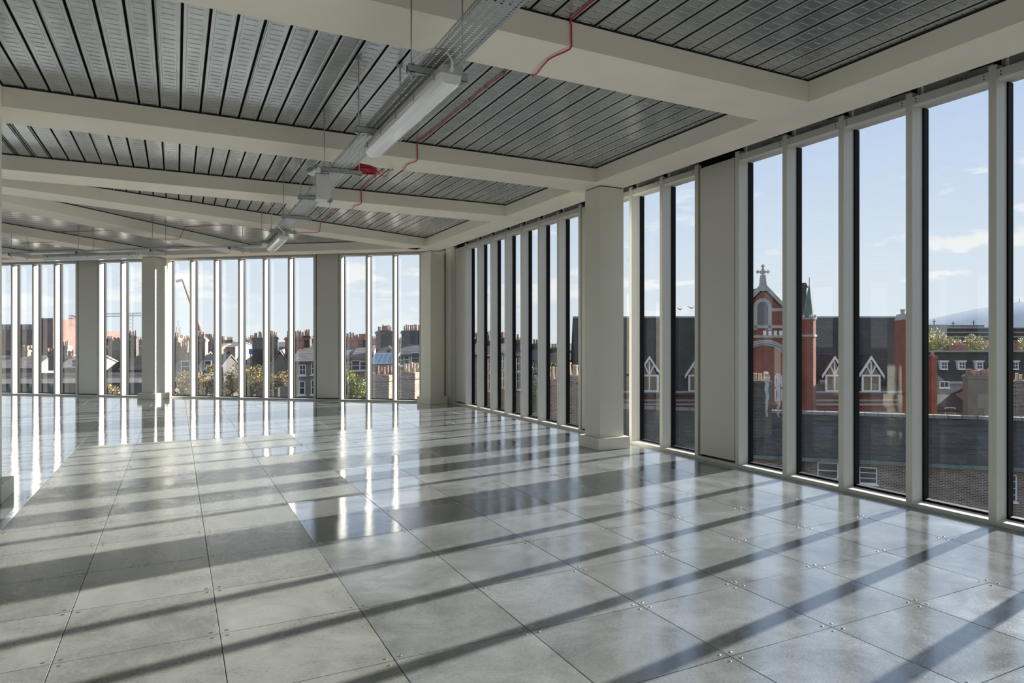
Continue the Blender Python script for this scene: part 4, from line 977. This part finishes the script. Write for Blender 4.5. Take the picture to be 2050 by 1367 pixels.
# far skyline rows
for k, px in enumerate(range(180, 860, 34)):
    d = 105 + R.uniform(0, 30); y = R.uniform(688, 694)
    hpx('distant chimneyed roof on the skyline beyond the left windows, %s from the left' % ords[k], px - 19, px + 19, y + 6, y - 3, d, R.choice([render_pale, yb_, ob, render_grey]), R.choice([slate_g, slate_p]), 8, R.uniform(-.3, .3),
        chims=((px - 8, 1.3, R.uniform(674, 680), 4, R.choice([bb, ob, render_pale])), (px + 9, 1.1, R.uniform(675, 682), 3, R.choice([dbk, yb_]))), group='skyline rows beyond the left windows')
# low dark foreground roof at far left
nbl = thing('terrace_building', frame_at(150, 33, .15), 'long dark flat roofed building close below the far left windows', 'building')
MB().box(-12, 3.6, 0, 10, GZ, zat(752, 40)).build('wall', render_dark, nbl)
MB().ext([(-.3, zat(806, 33)), (6, zat(748, 39)), (10.3, zat(760, 43)), (10.3, zat(758, 43)), (6, zat(745, 39)), (-.3, zat(803, 33))], -12, 3.6, SW).build('roof', slate_d, nbl)
MB().box(-12.1, 3.7, -.5, -.3, zat(806, 33) - .15, zat(806, 33) + .1).build('gutter', render_dark, nbl)
# near brick chimneys with rows of pots
def near_chim(label, px, d, w, py_top, n, m, pots, yaw=0, ph=.38, dep=1.0):
    st = thing('chimney', frame_at(px, d, yaw), label, 'chimney')
    zt_ = zat(py_top, d)
    MB().box(-w / 2 - .16, w / 2 + .16, -dep / 2 - .16, dep / 2 + .16, GZ, zt_ - 1.35).build('shoulder', m, st)
    chimney(st, 0, 0, w, dep, zt_ - 1.5, zt_, n, m, pots=pots, ph=ph)
near_chim('weathered brick chimney with a row of terracotta pots before the glass lean-to', 772, 30, 1.15, 749, 6, br_yellow, pot_m, -.45)
near_chim('dark fronted brick chimney with buff pots beside the corner column', 826, 29, 1.05, 744, 6, br_yellow, pot_buff, -.5)
near_chim('stone coloured chimney with pots in the sixth narrow right hand window', 1107, 27, 1.0, 757, 5, br_yellow, pot_buff, -.4, ph=.4)
near_chim('rough brick chimney with two squat pots left of the nearest column', 1152, 25, .9, 750, 3, br_yellow, pot_buff, -.4, ph=.4)
# blue glass lean-to and tank
o = thing('glass_lean_to', frame_at(768, 50), 'pale blue glazed roof structure above the near brick chimney', 'conservatory')
m_ = MB()
for k in range(6): m_.cyl((-.9 + k * .36, 0, zat(727, 50)), (-.9 + k * .36, 1.2, zat(708, 50)), .03, n=5)
m_.box(-.95, .95, -.03, .03, zat(728, 50), zat(726, 50)); m_.box(-.95, .95, 1.17, 1.23, zat(709, 50), zat(707, 50)); m_.build('glazing_bars', joinery, o)
m_ = MB(); a0, a1 = zat(727, 50), zat(708, 50); m_.add([(-.9, 0, a0), (.9, 0, a0), (.9, 1.2, a1), (-.9, 1.2, a1), (-.9, .03, a0 - .03), (.9, .03, a0 - .03), (.9, 1.23, a1 - .03), (-.9, 1.23, a1 - .03)], [(0, 1, 2, 3), (4, 7, 6, 5), (0, 4, 5, 1), (1, 5, 6, 2), (2, 6, 7, 3), (3, 7, 4, 0)])
m_.build('roof_glass', mat('blue_glass', (.34, .43, .50), .15), o)
MB().box(-.9, .9, .1, 1.2, zat(745, 50), zat(728, 50)).build('base_wall', render_grey, o)
o = thing('water_tank', frame_at(505, 66), 'blue water tank on a dark roof below the bare branches', 'tank'); MB().box(-.35, .35, 0, .6, zat(709, 66), zat(699, 66)).build('tank_body', blue_m, o); MB().box(-.40, .40, -.05, .65, zat(699, 66), zat(697.5, 66)).build('lid', joinery, o)
m_ = MB(); m_.cyl((-.2, .1, GZ), (-.2, .1, zat(709, 66)), .05, n=6); m_.build('stand', render_dark, o)
# satellite dish
o = thing('satellite_dish', frame_at(781, 48), 'white satellite dish above the near brick chimney', 'dish'); m_ = MB(); c = Vector((0, 0, zat(699, 48)))
m_.cyl(c, c + Vector((-.06, -.10, .02)), .06, .24, n=16); m_.build('reflector', lead, o, smooth=True); MB().cyl(c + Vector((0, .03, -1.6)), c, .03, n=6).build('mast', lead, o)
# trees by the left windows
for lab, px, d, yt, r_, kd, n, sp in (
    ('thin yellowing tree right of the far column', 366, 24, 748, .62, 'gold', 700, True), ('dense golden leaved tree in the second window right of the far column', 409, 25, 738, .72, 'gold', 1500, False),
    ('leafy golden tree top below the pale flat roof', 459, 25, 750, .66, 'gold', 1100, True), ('loose golden tree in the fourth window right of the far column', 506, 25, 734, .78, 'gold', 1500, True),
    ('small branching tree before the rendered house', 555, 25, 744, .46, 'gold', 420, True), ('bushy olive green tree before the brick terrace', 716, 34, 748, 1.15, 'green', 2600, False),
    ('tiny yellow shrub left of the far column', 222, 30, 770, .45, 'gold', 260, True), ('green tree between the narrow right hand windows', 1092, 44, 715, 1.7, 'green', 1500, False)):
    tree(lab, px, d, zat(yt, d), r_, kd, int(n * 1.5), .048 if d < 30 else .08, sp)
# houses seen through the narrow right hand windows
for k, (x0, x1, ye, yr_, d, wm, rm) in enumerate(((900, 960, 712, 690, 48, yb_, slate_g), (958, 990, 716, 692, 50, render_pale, slate_d), (988, 1018, 710, 688, 52, yb_, slate_g), (1016, 1048, 714, 690, 56, br_yellow, slate_d),
                                                 (1046, 1086, 722, 700, 60, render_grey, slate_g), (1084, 1128, 730, 702, 70, render_dark, slate_d), (1126, 1170, 722, 704, 72, render_grey, slate_g), (1168, 1260, 740, 716, 66, bb, slate_d))):
    hpx('terrace house seen through the narrow right hand windows, %s from the corner' % words[k], x0, x1, ye, yr_, d, wm, rm, 7, .12, chims=((x0 + 9, 1.3, ye - 36, 4, R.choice([bb, yb_])), (x1 - 8, .9, ye - 34, 3, dbk)),
        wins=(((x0 + x1) / 2 - 7, ye + 30, .8, 1.3, 2, 2), ((x0 + x1) / 2 + 7, ye + 30, .8, 1.3, 2, 2), ((x0 + x1) / 2 - 7, ye + 66, .8, 1.4, 2, 2), ((x0 + x1) / 2 + 7, ye + 66, .8, 1.4, 2, 2)))
# cranes
def lattice(m_, a, b_, w, n):
    a, b_ = Vector(a), Vector(b_); d = (b_ - a).normalized(); u = d.cross(UP).normalized() if abs(d.z) < .95 else Vector((1, 0, 0)); v = d.cross(u).normalized()
    cs = [u * w / 2 + v * w / 2, -u * w / 2 + v * w / 2, -u * w / 2 - v * w / 2, u * w / 2 - v * w / 2]
    for c in cs: m_.cyl(a + c, b_ + c, w * .09, n=4)
    for k in range(n):
        p, q = a + (b_ - a) * k / n, a + (b_ - a) * (k + 1) / n
        for i in range(4): m_.cyl(p + cs[i], q + cs[(i + 1) % 4], w * .05, n=3)
def world_thing(name, loc, label, cat):
    o = empty(name, loc, label, cat); return o
base = at(404, 672, 150); tip = at(365, 560, 150); base.z = GZ
o = world_thing('mobile_crane', base, 'tall leaning mobile crane boom of dull red over the left rooftops', 'crane')
knee = at(406, 676, 150) - base; m_ = MB(); m_.cyl(knee, tip - base, .36, .18, n=8); m_.build('boom', crane_red, o)
m_ = MB(); m_.box(-1.6, 1.6, -4, 4, 0, 2.6); m_.cyl((0, 0, 2.6), knee, .8, .6, n=8); m_.build('carrier', crane_red, o)
m_ = MB(); m_.cyl(tip - base, tip - base + Vector((-1.2, 0, -.4)), .3, n=6); m_.build('boom_head', joinery, o)
base = at(262, 682, 330); base.z = GZ; o = world_thing('tower_crane', base, 'pale tower crane with long level jib left of the far column', 'crane')
m_ = MB(); up = at(262, 627, 330) - base; lattice(m_, (0, 0, 0), up, 1.8, 16); m_.build('mast', lead, o)
m_ = MB(); lattice(m_, at(205, 631, 330) - base, at(285, 629, 330) - base, 1.4, 22); m_.build('jib', lead, o)
base = at(158, 682, 260); base.z = GZ; o = world_thing('tower_crane', base, 'small red crane jib tip beside the first infill panel', 'crane')
m_ = MB(); lattice(m_, (0, 0, 0), at(158, 640, 260) - base, 1.5, 14); m_.build('mast', crane_red, o); m_ = MB(); lattice(m_, at(139, 634, 260) - base, at(175, 642, 260) - base, 1.2, 9); m_.build('jib', crane_red, o)
base = at(357, 690, 200); base.z = GZ; o = world_thing('antenna_mast', base, 'thin lattice mast on the skyline right of the far column', 'mast'); m_ = MB(); lattice(m_, (0, 0, 0), at(357, 655, 200) - base, .9, 14); m_.cyl(at(357, 655, 200) - base, at(357, 641, 200) - base, .12, n=5); m_.build('mast', lead, o)
# birds
for k, (px, py) in enumerate(((1361, 620), (1384, 617))):
    c = at(px, py, 60); o = world_thing('bird', c, ('bird gliding above the church roof, left of two' if k == 0 else 'bird with raised wings above the church roof, right of two'), 'bird')
    s = .5 if k else .32; m_ = MB(); m_.cyl((-.02, -.14, 0), (.02, .16, .02), .05, .02, n=6); m_.build('body', render_dark, o)
    for q in (-1, 1): m_ = MB(); m_.add([(0, -.07, .02), (0, .07, .02), (q * s, .02, .16), (q * s * .5, .06, .12), (q * s * .5, -.06, .12), (0, 0, 0)], [(0, 4, 2, 3, 1), (5, 1, 3, 2, 4, 0)]); m_.build('wing', render_dark, o)
